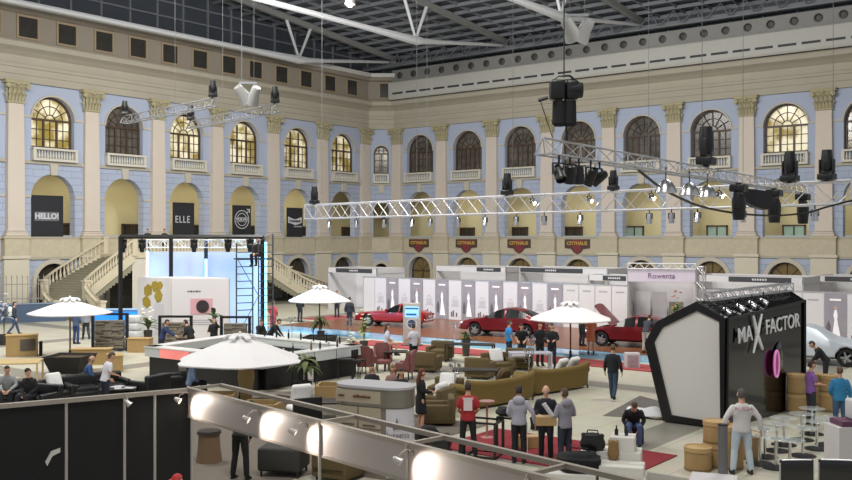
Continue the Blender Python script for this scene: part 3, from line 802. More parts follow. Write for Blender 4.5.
def plant(p, label, h=1.2, n=14, leaf=.5, pot=.22, col='#4E6A34', flowers=None, droop=.5, cat='plant', poth=.35):
    t = thing('potted_plant', label, cat, p, 0); rnd = random.Random(int(p[0] * 91 + p[1] * 37))
    mb = MB(); mb.lathe([(pot * .7, 0), (pot, poth), (pot * .9, poth), (pot * .85, poth - .06)], n=14); mb.build('pot', M('pot_dark', '#3B3733', .6), t)
    mb = MB()
    for k in range(5):
        a = k * 2.4; mb.path([(0, 0, poth - .06), (.04 * math.cos(a), .04 * math.sin(a), h * .5), (.1 * math.cos(a), .1 * math.sin(a), h * .72)], .012, 5)
    mb.build('stem', M('stem_green', '#5C5A34', .7), t)
    mb = MB()
    for k in range(n):
        a = k * 2.399 + rnd.uniform(-.3, .3); L = leaf * rnd.uniform(.7, 1.15); el = rnd.uniform(.2, 1.2); z0 = h * rnd.uniform(.5, .74); w = L * .14
        pts = []
        for q in range(6):
            f = q / 5; rr = L * f * math.cos(el); zz = z0 + L * f * math.sin(el) - droop * L * f * f
            ww = w * math.sin(PI * (.12 + .88 * f)) + .004; c, s = math.cos(a), math.sin(a)
            pts.append([(rr * c - s * ww, rr * s + c * ww, zz), (rr * c, rr * s, zz - .02), (rr * c + s * ww, rr * s - c * ww, zz), (rr * c, rr * s, zz + .012)])
        mb.loft(pts)
    mb.build('foliage', M('leaf_' + col.strip('#'), col, .6, var=.3, scale=5), t)
    if flowers:
        mb = MB()
        for k in range(9):
            a = k * 2.1; rr = rnd.uniform(.05, leaf * .5); z = h * rnd.uniform(.7, 1.05)
            for q in range(5):
                b = q * 1.256; mb.sphere((rr * math.cos(a) + .04 * math.cos(b), rr * math.sin(a) + .04 * math.sin(b), z), (.04, .04, .025), 6, 4)
        mb.build('blossom', M('petal_' + flowers.strip('#'), flowers, .6, var=.05), t)
    return t
def legs4(t, w, d, h, r, mat, splay=0, name='leg', r2=None, z1=None):
    for x in (-1, 1):
        for y in (-1, 1):
            mb = MB(); mb.tube((x * (w / 2 + splay), y * (d / 2 + splay), 0), (x * w / 2, y * d / 2, h if z1 is None else z1), r2 or r, r, 8); mb.build(name, mat, t)
def wing_chair(p, turn, label, mat=None, group=None):
    mat = mat or PINKCH; t = thing('wing_armchair', label, 'armchair', p, R(turn), group); t.scale = (.9, .9, .88)
    mb = MB(); mb.rbox((0, -.02, .42), (.6, .6, .2), .06); mb.build('seat', mat, t)
    mb = MB(); mb.loft([[(-.3 * w, .24 + o, z), (.3 * w, .24 + o, z), (.3 * w, .36 + o, z), (-.3 * w, .36 + o, z)] for z, w, o in ((.3, .95, 0), (.6, 1.02, .02), (.95, 1.08, .06), (1.12, 1.0, .09), (1.2, .8, .1))]); mb.build('backrest', mat, t)
    for s in (-1, 1):
        mb = MB(); mb.rbox((s * .33, .02, .56), (.09, .58, .32), .04); mb.loft([[(s * .3, .3, z), (s * .38, .3, z), (s * .38, y, z), (s * .3, y, z)] for z, y in ((.6, .02), (.85, .14), (1.1, .26))]); mb.build('armrest', mat, t)
    legs4(t, .5, .5, .33, .028, DWOOD, .02)
    return t
def club_chair(p, turn, label, mat=None, group=None, w=.95, d=.9, h=.78, name='club_armchair'):
    mat = mat or OLIVE; t = thing(name, label, 'armchair', p, R(turn), group)
    mb = MB(); mb.rbox((0, 0, .2), (w - .02, d - .02, .24), .04); mb.build('base', mat, t)
    mb = MB(); mb.rbox((0, -.06, .38), (w - .34, d - .24, .16), .05); mb.build('seat_cushion', mat, t)
    mb = MB(); mb.rbox((0, d / 2 - .11, .45), (w, .2, h - .12), .06); mb.build('backrest', mat, t)
    for s in (-1, 1):
        mb = MB(); mb.rbox((s * (w / 2 - .09), -.04, .36), (.18, d - .1, .46), .05); mb.build('armrest', mat, t)
    legs4(t, w - .2, d - .2, .1, .025, DWOOD)
    return t
def cushion(p, label, rz=0, rx=0, s=.5, group=None, mat=None):
    mb = MB(); mb.rbox((0, 0, 0), (s, s, .16), .075, seg=4)
    mb.v = [(x * (1 - .06 * abs(y / s) * 2), y * (1 - .06 * abs(x / s) * 2), z * (1.2 - 1.5 * max(abs(x), abs(y)) ** 2 / s ** 2 * .5)) for x, y, z in mb.v]
    o = mb.build('cushion', mat or CUSH, None, p); o.rotation_euler = (rx, 0, rz)
    return tag(o, label, 'cushion', group)
def roll_sofa(p, rz, label, L=2.6):
    t = thing('roll_back_sofa', label, 'sofa', p, rz)
    mb = MB(); mb.rbox((0, -.1, .22), (L - .1, .75, .26), .05); mb.build('base', ROLLF, t)
    mb = MB(); mb.rbox((0, -.16, .42), (L - .4, .62, .16), .06); mb.build('seat_cushion', ROLLF, t)
    mb = MB(); rings = []
    for k in range(17):
        u = -L / 2 + L * k / 16; e = abs(u) / (L / 2); h = .74 + .1 * e ** 3; o = -.14 * e ** 4
        rings.append([(u, .2 + o, .08), (u, .36 + o, .08), (u, .4 + o, h * .6)] + [(u, .36 + o + .1 * math.cos(a), h - .02 + .1 * math.sin(a)) for a in [-.6 + j * .62 for j in range(7)]] + [(u, .24 + o, h * .6)])
    mb.loft(rings); mb.build('backrest', ROLLF, t)
    for s in (-1, 1):
        mb = MB(); mb.rbox((s * (L / 2 - .09), -.12, .36), (.18, .7, .5), .05); mb.lathe([(.12, -.36), (.13, 0), (.12, .4)], n=12, mat=T((s * (L / 2 - .05), -.1, .62), rx=PI / 2)); mb.build('armrest', ROLLF, t)
    legs4(t, L - .2, .6, .1, .03, DWOOD)
    return t
def table(p, rz, label, w, d, h, mat=None, top=.05, leg=.03, name='table', cat='table', shelf=False, group=None):
    t = thing(name, label, cat, p, rz, group); mat = mat or DWOOD
    mb = MB(); mb.rbox((0, 0, h - top / 2), (w, d, top), .012); mb.build('tabletop', mat, t)
    for x in (-1, 1):
        for y in (-1, 1):
            mb = MB(); mb.box((x * (w / 2 - leg), y * (d / 2 - leg), (h - top) / 2), (leg * 2, leg * 2, h - top)); mb.build('leg', mat, t, smooth=False)
    return t
def bar_stool(p, rz, label, group=None, mat=None):
    t = thing('bar_stool', label, 'stool', p, rz, group); mat = mat or BLACK
    mb = MB(); mb.rbox((0, 0, .74), (.4, .4, .07), .03); mb.build('seat', mat, t)
    mb = MB(); mb.rbox((0, .19, .96), (.4, .04, .3), .02); mb.build('backrest', mat, t)
    legs4(t, .32, .32, .71, .018, mat, .03)
    mb = MB()
    for s in (-1, 1): mb.tube((-.18, s * .18, .28), (.18, s * .18, .28), .012, n=6); mb.tube((s * .18, -.18, .28), (s * .18, .18, .28), .012, n=6); mb.tube((s * .17, .18, .7), (s * .17, .19, .9), .012, n=6)
    mb.build('stretcher', mat, t)
    return t
def glass_table(p, label, h=.66, r=.32, group=None):
    t = thing('glass_table', label, 'table', p, 0, group)
    mb = MB(); mb.lathe([(.3, 0), (.3, .012), (.05, .03)], n=24); mb.build('base', BLACK, t)
    mb = MB(); mb.tube((0, 0, .02), (0, 0, h - .01), .035, n=12); mb.lathe([(.12, h - .02), (.12, h - .005)], n=16); mb.build('column', CHROME, t)
    mb = MB(); mb.lathe([(r - .01, h), (r, h + .006), (r - .01, h + .012)], n=28); mb.build('tabletop', GLASS, t)
    return t
def drum(p, label, r=.28, h=.56, group=None, tilt=0):
    t = thing('cardboard_drum', label, 'drum', p, random.random() * 3, group)
    mb = MB(); mb.lathe([(r * .97, 0), (r, .02), (r, h - .09)], n=24); mb.build('barrel', CARDB, t)
    mb = MB(); mb.lathe([(r + .012, h - .1), (r + .012, h), (r * .93, h), (r * .92, h - .015)], n=24); mb.build('lid', M('cardboard_lid', '#BA9B6C', .75, var=.1, scale=6), t)
    mb = MB()
    for z in (.03, h - .11): mb.lathe([(r + .006, z), (r + .008, z + .015), (r + .006, z + .03)], n=24, cap=False)
    mb.build('hoop', M('drum_hoop', '#7A6645', .5), t)
    return t
def carton(p, rz, label, sz, mat=None, name='box', cat='box', group=None, tape=True):
    t = thing(name, label, cat, p, rz, group); w, d, h = sz
    mb = MB(); mb.rbox((0, 0, h / 2), sz, .008, seg=1); mb.build('carton', mat or M('white_carton', '#CFCCC6', .75, var=.06), t, smooth=False)
    if tape:
        mb = MB(); mb.box((0, 0, h + .001), (w * 1.002, .06, .003)); mb.build('tape', M('tape', '#C8BFA8', .35), t, smooth=False)
    return t
def bag(p, rz, label, sz, mat=None, strap=True, name='bag', cat='bag', seedn=1):
    t = thing(name, label, cat, p, rz); w, d, h = sz; rnd = random.Random(seedn)
    mb = MB(); ph = [rnd.uniform(0, 6) for _ in range(4)]
    def fn(q):
        x, y, z = q; k = 1 + .12 * math.sin(5 * x + ph[0]) * math.cos(4 * y + ph[1]) + .08 * math.sin(7 * z + ph[2])
        e = lambda v: math.copysign(abs(v) ** .6, v)
        return (e(x) * k, e(y) * k, max(-1, e(z) * k))
    mb.sphere((0, 0, h / 2), (w / 2, d / 2, h / 2), 20, 12, None, fn); mb.build('bag_body', mat or BLACKM, t)
    if strap:
        mb = MB(); mb.path([(-w * .25, 0, h * .9), (-w * .2, 0, h * 1.2), (w * .2, 0, h * 1.2), (w * .25, 0, h * .9)], .015, 6); mb.build('handle', mat or BLACKM, t)
    return t
def glassware(p, label, kind='bottle', h=.3, col='#2E4A2E', group=None):
    mb = MB()
    if kind == 'bottle': mb.lathe([(.035, 0), (.038, .02), (.038, h * .55), (.015, h * .72), (.014, h), (.001, h)], n=10)
    else: mb.lathe([(.03, 0), (.03, .006), (.005, .012), (.005, h * .5), (.035, h * .7), (.032, h), (.029, h), (.03, h * .72)], n=10)
    return tag(mb.build(kind, M('glassware_' + col.strip('#'), col, .1, var=0, trans=.3), None, p), label, kind, group)

# cars ----------------------------------------------------------
def lerp_tab(tab, x):
    if x <= tab[0][0]: return tab[0][1]
    for (a, va), (b, vb) in zip(tab, tab[1:]):
        if x <= b: return va + (vb - va) * (x - a) / (b - a)
    return tab[-1][1]
SEDAN = dict(top=[(-2.32, .5), (-2.26, .66), (-2.05, .78), (-1.6, .88), (-1.0, .97), (-.85, 1.0), (-.3, 1.33), (.1, 1.44), (.5, 1.46), (.9, 1.41), (1.3, 1.28), (1.75, 1.07), (2.1, 1.0), (2.27, .93), (2.32, .6)],
             belt=[(-2.32, .48), (-2.2, .62), (-1.6, .82), (-.85, .92), (1.2, .98), (2.1, .95), (2.32, .58)], half=[(-2.32, .5), (-2.25, .68), (-2.05, .8), (-1.6, .88), (0, .91), (1.7, .89), (2.1, .82), (2.27, .72), (2.32, .6)],
             ws=(-.85, -.3), rw=(1.15, 1.75), sg=(-.72, 1.38), pil=[(.2, .3)], axle=(-1.38, 1.38), wr=.33, bottom=.2)
COUPE = dict(top=[(-2.2, .5), (-2.15, .64), (-1.9, .74), (-1.2, .82), (-.4, .87), (-.25, .89), (.2, 1.18), (.45, 1.27), (.75, 1.27), (1.05, 1.18), (1.45, .95), (1.8, .86), (2.15, .8), (2.2, .55)],
             belt=[(-2.2, .48), (-2.1, .6), (-1.2, .76), (0, .8), (1.4, .84), (2.1, .78), (2.2, .52)], half=[(-2.2, .5), (-2.1, .68), (-1.6, .8), (0, .85), (1.5, .83), (2.0, .74), (2.2, .58)],
             ws=(-.25, .2), rw=(1.05, 1.45), sg=(-.1, 1.2), pil=[(.62, .68)], axle=(-1.3, 1.2), wr=.32, bottom=.22)
def car(p, rz, label, spec, paint, wheels=True, windows=True, bonnet_open=False, door_open=False, group=None, cover=False, trimc=None):
    t = thing('car', label, 'car', p, rz, group); q = spec; wr = q['wr']
    xs = sorted(set([a for a, _ in q['top']] + [a for a, _ in q['half']] + [a + d for a in q['axle'] for d in (-.4, -.2, 0, .2, .4)] + [b for c in q['pil'] for b in c] + list(q['sg'])))
    def sec(x):
        tp = lerp_tab(q['top'], x); be = min(lerp_tab(q['belt'], x), tp - .01); w = lerp_tab(q['half'], x); bt = q['bottom'] if not cover else .14
        rf = max(0, min(1, (tp - be - .05) / .35))
        if rf < .1: yt, zt = w * .82, tp - .03
        else: yt, zt = w * (.9 - .2 * rf), tp - .05
        arch_z = max([0] + [math.sqrt(max(0, (wr + .07) ** 2 - (x - a) ** 2)) + wr - .02 for a in q['axle']])
        z0 = max(bt, arch_z)
        z1 = max(.36, z0 + .05); z2 = max(.62 * be / .9, z1 + .04)
        k = 1.0 if not cover else 1.04
        return [(w * .93 * k, z0), (w * k, z1), (w * k * 1.0, z2), (w * .97 * k, be), (yt, zt), (yt * .62, tp - .012), (0, tp)], rf
    S_ = [(x, *sec(x)) for x in xs]
    body, gs, gw, gr = MB(), {1: MB(), -1: MB()}, MB(), MB()
    gs2 = {}
    for (xa, pa, ra), (xb, pb, rb) in zip(S_, S_[1:]):
        xm = (xa + xb) / 2
        for i in range(6):
            for s in (1, -1):
                vs = [(xa, s * pa[i][0], pa[i][1]), (xb, s * pb[i][0], pb[i][1]), (xb, s * pb[i + 1][0], pb[i + 1][1]), (xa, s * pa[i + 1][0], pa[i + 1][1])]
                if s < 0: vs.reverse()
                tgt = body
                if windows:
                    if i == 3 and q['sg'][0] < xm < q['sg'][1] and not any(a < xm < b for a, b in q['pil']) and (ra + rb) / 2 > .2:
                        seg = sum(xm > b for a, b in q['pil']); tgt = gs2.setdefault((s, seg), MB())
                    elif i >= 4 and q['ws'][0] < xm < q['ws'][1]: tgt = gw
                    elif i >= 4 and q['rw'][0] < xm < q['rw'][1]: tgt = gr
                if bonnet_open and i >= 4 and -2.1 < xm < -.95: tgt = None
                if tgt is not None: tgt.add(vs, [(0, 1, 2, 3)])
    for x, pr, _ in (S_[0], S_[-1]):
        body.add([(x, y, z) for y, z in pr] + [(x, -y, z) for y, z in reversed(pr[:-1])], [tuple(range(2 * len(pr) - 1))])
    o = body.build('car_body', paint, t, fix=True)
    bm = bmesh.new(); bm.from_mesh(o.data); bmesh.ops.remove_doubles(bm, verts=bm.verts, dist=.001); bmesh.ops.recalc_face_normals(bm, faces=bm.faces); bm.to_mesh(o.data); bm.free()
    o.data.polygons.foreach_set('use_smooth', [True] * len(o.data.polygons)); o.data.set_sharp_from_angle(angle=math.radians(40))
    cg = M('car_glass', '#101214', .18, var=0, spec=.35)
    if windows:
        for k, m_ in gs2.items(): m_.build('side_window', cg, t)
        gw.build('windscreen', cg, t); gr.build('rear_window', cg, t)
    mb = MB(); mb.box((0, 0, .42), (q['axle'][1] - q['axle'][0] + .3, 1.45, .34)); mb.build('underbody', M('underbody_black', '#0D0D0E', .8), t, smooth=False)
    hw = lerp_tab(q['half'], q['axle'][0])
    for a in q['axle']:
        for s in (1, -1):
            mb = MB(); m = T((a, s * (hw - .12), wr), 0, PI / 2)
            mb.lathe([(wr * .64, -.11), (wr * .93, -.11), (wr, -.07), (wr, .07), (wr * .93, .11), (wr * .64, .11)], n=24, mat=m, cap=False); w_ = mb.build('wheel', M('tyre', '#161617', .8), t)
            mb = MB(); mb.lathe([(wr * .66, -.09), (wr * .66, .09), (wr * .58, .05), (wr * .58, -.05)], n=24, mat=m, cap=False)
            for k in range(5 if spec is SEDAN else 8):
                an = 2 * PI * k / (5 if spec is SEDAN else 8)
                mb.box((a + wr * .33 * math.cos(an), s * (hw - .05), wr + wr * .33 * math.sin(an)), (wr * .6, .03, .07), ry=-an)
            mb.lathe([(wr * .16, -.1), (wr * .16, .1)], n=12, mat=m)
            mb.build('rim', M('rim_silver', '#B4B5B8', .3, .8, var=0), w_)
    xf, xr = q['top'][0][0], q['top'][-1][0]
    if not cover:
        for s in (1, -1):
            mb = MB(); mb.sphere((xf + .14, s * .6, .62), (.13, .16, .085), 12, 8); mb.build('headlight', M('headlight', '#D8DDE2', .1, .3, var=0), t)
            mb = MB(); mb.rbox((xr - .07, s * .6, .8 * q['belt'][-2][1] + .05), (.1, .3, .14), .03); mb.build('tail_light', M('tail_red', '#7A0E12', .2, var=0), t)
            mb = MB(); mb.rbox((q['ws'][0] + .18, s * (hw + .1), q['belt'][2][1] + .2), (.12, .2, .13), .04); mb.build('wing_mirror', paint, t)
            mb = MB()
            for xx in (q['ws'][0] + .1, .25, 1.15 if spec is SEDAN else .9): mb.box((xx, s * (hw + .004), .6), (.012, .012, .52))
            mb.build('door_seam', M('underbody_black'), t, smooth=False)
            mb = MB()
            for xx in (.1, 1.0): mb.rbox((xx, s * (hw + .02), .78), (.16, .03, .03), .01)
            mb.build('door_handle', trimc or paint, t)
        mb = MB(); mb.box((xf + .02, 0, .5), (.06, .9, .16)); mb.build('grille', M('underbody_black'), t, smooth=False)
        mb = MB(); mb.rbox((xf + .0, 0, .36), (.14, 1.2, .1), .04); mb.rbox((xr - .02, 0, .42), (.14, 1.4, .12), .04); mb.build('bumper', trimc or paint, t)
        mb = MB(); mb.box((xf - .05, 0, .42), (.02, .5, .11)); mb.box((xr + .04, 0, .6), (.02, .5, .11)); mb.build('number_plate', WHITEP, t, smooth=False)
    if bonnet_open:
        mb = MB(); rg = []
        for k in range(6):
            f = k / 5; x = -.98 - 1.1 * f * math.cos(.75); z = 1.0 + 1.25 * f * math.sin(.75); w = .8 - .12 * f ** 2
            rg.append([(x, -w, z - .03), (x, -w * .5, z + .03), (x, 0, z + .05), (x, w * .5, z + .03), (x, w, z - .03), (x + .03, w, z - .06), (x + .04, 0, z), (x + .03, -w, z - .06)])
        mb.loft(rg); mb.build('bonnet', paint, t)
        mb = MB(); mb.box((-1.5, 0, .62), (1.0, 1.3, .14)); mb.rbox((-1.5, .1, .74), (.5, .6, .12), .03); mb.build('engine', M('engine_grey', '#3A3B3D', .5, .4), t)
    return t
# ---------------------------------------------------------------- car stage, stand walls, booths
mb = MB(); mb.box((-27.5, 41.9, .06), (25, 9.0, .12)); STAGE = tag(mb.build('stage_floor', M('brown_stage_boards', '#774A31', .35, var=.12, scale=1.2), smooth=False), 'orange brown stage floor under the red cars', 'stage')
mb = MB(); mb.box((-27.5, 36.6, .05), (25, 1.6, .1)); tag(mb.build('water_channel', M('pale_blue_channel', '#8FBEDC', .12, var=.25, scale=.8), smooth=False), 'pale blue strip along the front edge of the car stage', 'stage edging')
mb = MB(); mb.box((-22.5, 34.3, .02), (17, 1.7, .04)); tag(mb.build('carpet_strip', M('faded_red_carpet', '#9C4446', .95, var=.08, scale=10), smooth=False), 'long dull red carpet strip in front of the pale blue strip', 'carpet')
mb = MB(); mb.box((-41.5, 43.5, .02), (2.6, 3.2, .04)); tag(mb.build('carpet_runner', M('faded_red_carpet'), smooth=False), 'short red carpet runner behind the parasol in the middle', 'carpet')
mb = MB(); mb.box((-11.5, 19.6, .012), (5.05, 2.75, .024)); tag(mb.build('red_carpet', REDC, smooth=False), 'big red carpet under the people by the metal frame', 'carpet')

PHOTO = M('poster_grey', '#8D8790', .5, var=.25, scale=2.2); PWHITE = M('poster_white', '#C9C6CA', .5, var=.02); FIG = M('dress_white', '#EFECEE', .5, var=.05); DFIG = M('print_dark', '#5C565E', .5, var=.2)
GREYTXT = M('print_grey', '#A19DA4', .5, var=0); SKINP = M('print_skin', '#B99C8B', .5, var=0)
def poster(t, x, photo, w=.94, h=2.4):
    mb = MB(); mb.box((x, -.035, .1 + h / 2), (w, .02, h)); p = mb.build('poster', PHOTO if photo else PWHITE, t, smooth=False)
    if photo:
        mb = MB(); mb.prism([(x - .03, 1.75), (x + .06, 1.75), (x + .1, 1.5), (x + .08, 1.3), (x + .26, .35), (x - .16, .35), (x - .04, 1.3), (x - .09, 1.5)], -.052, -.046, 'y')
        mb.build('printed_dress', FIG, p, smooth=False)
        mb = MB(); mb.lathe([(.07, -.003), (.07, .003)], n=10, mat=T((x + .015, -.05, 1.84), rx=PI / 2)); mb.build('printed_face', SKINP, p, smooth=False)
        mb = MB(); mb.prism([(x - .4, .5), (x - .22, .5), (x - .2, 1.0), (x - .3, 1.25), (x - .4, 1.0)], -.05, -.046, 'y'); mb.build('printed_figure', DFIG, p, smooth=False)
        mb = MB(); mb.box((x, -.049, 2.22), (.5, .006, .09)); mb.build('title', FIG, p, smooth=False)
    else:
        mb = MB()
        for k in range(5): mb.box((x + (.03 if k % 2 else 0), -.049, 1.32 - .07 * k), (.5 - .09 * (k % 2), .006, .025))
        arch_band(mb, .1, .13, 1.42, -.051, -.046, 8, x)
        for k in range(4): mb.box((x - .24 + .16 * k, -.049, .96), (.09, .006, .07))
        mb.build('printed_text', GREYTXT, p, smooth=False)
        mb = MB()
        for k, (dx, hh) in enumerate(((-.25, .3), (-.12, .38), (.12, .25))): mb.box((x + dx, -.049, .3 + hh / 2), (.1, .006, hh))
        mb.build('printed_figure', DFIG, p, smooth=False)
def stand_wall(x0, n, pattern, label, y=46.4, h=2.55):
    t = thing('exhibition_wall', label, 'exhibition wall', (x0, y, 0))
    for i in range(n):
        mb = MB(); mb.box((i + .5, 0, h / 2 + .02), (.97, .04, h - .04)); mb.build('wall_panel', WHITEP, t, smooth=False)
        mb = MB(); mb.box((i, 0, h / 2), (.04, .06, h)); mb.build('post', ALU, t, smooth=False)
        c = pattern[i % len(pattern)] if i < len(pattern) else '-'
        if c == 'p': poster(t, i + .5, True)
        elif c == 'w': poster(t, i + .5, False)
        elif c == 't':
            mb = MB(); mb.box((i + .5, -.026, 2.18), (.5, .006, .08)); mb.build('title', GREYTXT, t, smooth=False)
    mb = MB(); mb.box((n / 2, 0, h), (n, .07, .06)); mb.build('top_rail', ALU, t, smooth=False)
    return t
stand_wall(-41.6, 15, '-wpwpwpwpwpwpwp', 'long white exhibition wall with alternating photo posters behind the red cars')
stand_wall(-26.6, 14, 'tttttttttttttt', 'plain white exhibition wall section right of the photo posters')
stand_wall(-12.6, 6, 'pwpwpw', 'exhibition wall with posters at the far right above the covered car')

def booth(p, rz, w, d, h, label, fascia=.35, strip=None, poster_=False, text=None, back=True):
    t = thing('booth', label, 'booth', p, rz)
    for x in (-w / 2, w / 2):
        for y in (0, d):
            mb = MB(); mb.box((x, y, h / 2), (.06, .06, h)); mb.build('post', ALU, t, smooth=False)
    if back:
        mb = MB(); mb.box((0, d - .04, h / 2), (w, .04, h)); mb.build('back_panel', WHITEP, t, smooth=False)
        for s in (-1, 1):
            mb = MB(); mb.box((s * (w / 2 - .04), d / 2, h / 2), (.04, d, h)); mb.build('side_panel', WHITEP, t, smooth=False)
    mb = MB(); mb.box((0, 0, h - fascia / 2), (w, .06, fascia))
    for s in (-1, 1): mb.box((s * w / 2, d / 2, h - fascia / 2), (.06, d, fascia))
    mb.build('fascia', WHITEP, t, smooth=False)
    if strip:
        mb = MB(); mb.box((strip[0], -.04, h - fascia / 2), (strip[1], .03, fascia * .8)); mb.build('name_strip', M('dark_fascia', '#39393D', .5), t, smooth=False)
        mb = MB()
        for k in range(6): mb.box((strip[0] - .35 + .14 * k, -.06, h - fascia / 2), (.09, .01, fascia * .3))
        mb.build('name_text', WHITEP, t, smooth=False)
    mb = MB()
    for k in range(3): mb.box((0, d * k / 2, h - .04), (w, .05, .05))
    mb.build('roof_grid', ALU, t, smooth=False)
    if poster_:
        mb = MB(); mb.box((.2, d - .08, 1.6), (1.6, .02, 1.5)); pp = mb.build('poster', PWHITE, t, smooth=False)
        for k, x in enumerate((-.2, .25, .6)):
            mb = MB(); mb.prism([(x - .2, .9), (x + .22, .9), (x + .14, 1.6), (x + .06, 2.1), (x - .06, 2.1), (x - .12, 1.6)], d - .1, d - .095, 'y'); mb.build('printed_figure', (DFIG, SKINP, PHOTO)[k], pp, smooth=False)
    return t
booth(D(352, 66), 0, 4.6, 3, 3.0, 'white booth with a dark name strip left of the long poster wall', strip=(.2, 3.4), poster_=True)
booth(D(470, 66), 0, 6.0, 3, 3.1, 'white booth roof behind the poster wall under the first brown signs', strip=(1.6, 2.0))
booth(D(562, 60), 0, 6.4, 3, 3.2, 'white booth roof with long dark strip behind the middle of the poster wall', strip=(-.8, 4.6))
booth(D(745, 52), 0, 6.2, 3, 3.0, 'white booth with dark name strips above the black box', strip=(.8, 3.4))
booth(D(858, 54), 0, 4.4, 3, 2.9, 'white booth with dark strip at the far right under the last arch', strip=(0, 3.6))
booth(D(610, 56), 0, 2.8, 2, 2.9, 'narrow white booth with short dark strip beside the pink fascia booth', strip=(.3, 1.5))
# the pink-fascia booth
bp = D(661.5, 45.6, .12); bt = booth(bp, math.radians(20), 3.2, 2.2, 3.45, 'booth with a pale pink fascia and truss arch behind the open red car', fascia=.6)
pk_ = M('pale_pink_fascia', '#C9BFCB', .5, var=.05)
mb = MB(); mb.box((0, -.05, 3.15), (3.16, .03, .58)); mb.build('pink_fascia', pk_, bt, smooth=False)
text_part('Rowenta', .36, M('rowenta_violet', '#7D5F86', .5, var=0), bt, (0, -.075, 3.15))
for i, (x, c, h) in enumerate(((-1.0, '#D3D0D0', 1.9), (-.2, '#B9B4B6', 1.9), (.6, '#7F776F', 1.4))):
    mb = MB(); mb.box((x, 1.6, h / 2 + .4), (.7, .05, h)); mb.build('display_panel', M('booth_panel_%s' % 'abc'[i], c, .5), bt, smooth=False)
bd = bp + Vector((math.cos(math.radians(20)) * -1.6, math.sin(math.radians(20)) * -1.6, 3.75))
truss('lighting_truss', 'thin white truss along the top of the pink fascia booth', 'truss', bd, bd + Vector((math.cos(math.radians(20)) * 3.2, math.sin(math.radians(20)) * 3.2, 0)), .26, False, M('white_truss', '#D9D9DC', .4, .3, var=.02), .02)
cp_ = D(697.5, 45.4, .12)
truss('truss_column', 'shiny lattice column at the right end of the pink fascia booth', 'truss', cp_ + Vector((0, 0, 0)), cp_ + Vector((.001, 0, 3.6)), .34, False, ALU, .025)
table(D(652, 46.6, .12), .35, 'small white display table inside the pink fascia booth', 1.0, .5, .9, WHITEP)
plant(D(676, 46.0, .12), 'tall flower arrangement inside the pink fascia booth', 2.3, 18, .5, .2, '#6F8F4A', '#D98A4A', cat='plant', poth=1.1)

# brown gallery signs
def sign(i, c, label):
    t = thing('sign', label, 'sign', (c, WY - .14, 4.0), 0)
    mb = MB(); mb.prism([(-1.15, .28), (-.55, .22), (-.35, -.05), (0, -.22), (.35, -.05), (.55, .22), (1.15, .28), (1.15, 1.0), (-1.15, 1.0)], -.06, 0, 'y'); mb.build('board', M('sign_brown', '#4F3A31', .6, var=.15), t, smooth=False)
    mb = MB(); mb.prism([(-.42, .3), (-.3, .0), (0, -.15), (.3, .0), (.42, .3), (.42, .98), (-.42, .98)], -.07, -.06, 'y'); mb.build('shield', M('sign_red', '#7A3038', .6, var=.1), t, smooth=False)
    text_part('CITYHAUS', .4, M('sign_gold', '#C7A050', .5, var=0), t, (0, -.09, .66), bold=.012)
sign(0, RW[0], 'brown sign with gold letters, leftmost of the four under the arches')
sign(1, RW[1], 'brown sign with gold letters, second from the left under the arches')
sign(2, RW[2], 'brown sign with gold letters, third from the left under the arches')
sign(3, RW[3], 'brown sign with gold letters, rightmost under the arches')

# banners in the gallery arches of the left wall
def banner(c, dy, w, h, z0, label):
    t = thing('banner', label, 'banner', (WX - .05, c + dy, z0), PI / 2)
    mb = MB(); mb.box((0, 0, h / 2), (w, .03, h)); mb.build('cloth', M('banner_black', '#25252B', .8, var=.08), t, smooth=False)
    for z in (.02, h - .02): mb = MB(); mb.tube((-w / 2, 0, z), (w / 2, 0, z), .03, n=6); mb.build('batten', M('black_paint'), t)
    return t
BW = M('banner_print', '#C9C9CE', .7, var=0)
b = banner(LW[1], -.4, 2.3, 2.75, 5.2, 'black HELLO! banner in the leftmost gallery arch')
mb = MB(); mb.box((-.05, -.025, 1.35), (1.75, .01, .6)); mb.build('logo_plate', M('banner_plate', '#6A6A72', .7, var=.05), b, smooth=False)
text_part('HELLO!', .52, BW, b, (-.05, -.035, 1.35), bold=.02)
b = banner(LW[3], -.3, 2.0, 2.6, 5.2, 'black ELLE banner in a gallery arch above the stairs')
text_part('ELLE', .75, BW, b, (-.1, -.03, 1.3), sx=.85, space=1.15)
b = banner(LW[4], -.3, 1.95, 2.55, 5.2, 'black banner with round VOLVO emblem in a gallery arch')
mb = MB()
arch_band(mb, .7, .76, 1.4, -.03, -.02, 20); arch_band(mb, .7, .76, 1.4, -.03, -.02, 20, 0, PI, 2 * PI)
arch_band(mb, .47, .52, 1.4, -.03, -.02, 20, 0, .42, PI - .42); arch_band(mb, .47, .52, 1.4, -.03, -.02, 20, 0, PI + .42, 2 * PI - .42)
mb.box((0, -.025, 1.57), (1.4, .01, .03)); mb.box((0, -.025, 1.23), (1.4, .01, .03)); mb.prism([(.5, 1.95), (.75, 2.2), (.5, 2.2), (.5, 2.28), (.85, 2.28), (.85, 1.95), (.78, 1.95), (.78, 2.14), (.55, 1.9)], -.03, -.02, 'y')
mb.build('emblem', BW, b, smooth=False)
text_part('VOLVO', .3, BW, b, (0, -.03, 1.4), sx=1.25, bold=.012)
b = banner(LW[5], -.3, 1.9, 2.5, 5.2, 'black magazine banner with white wavy lettering right of the VOLVO banner')
mb = MB(); mb.prism([(-.8, 1.75), (-.4, 1.6), (0, 1.5), (.4, 1.6), (.8, 1.72), (.8, 1.22), (.4, 1.1), (0, 1.02), (-.4, 1.15), (-.8, 1.2)], -.03, -.02, 'y'); mb.build('logo_plate', BW, b, smooth=False)
text_part('Популярная', .3, M('banner_black'), b, (0, -.036, 1.36), sx=.75, bold=.008); text_part('механика', .2, BW, b, (.35, -.03, .9))

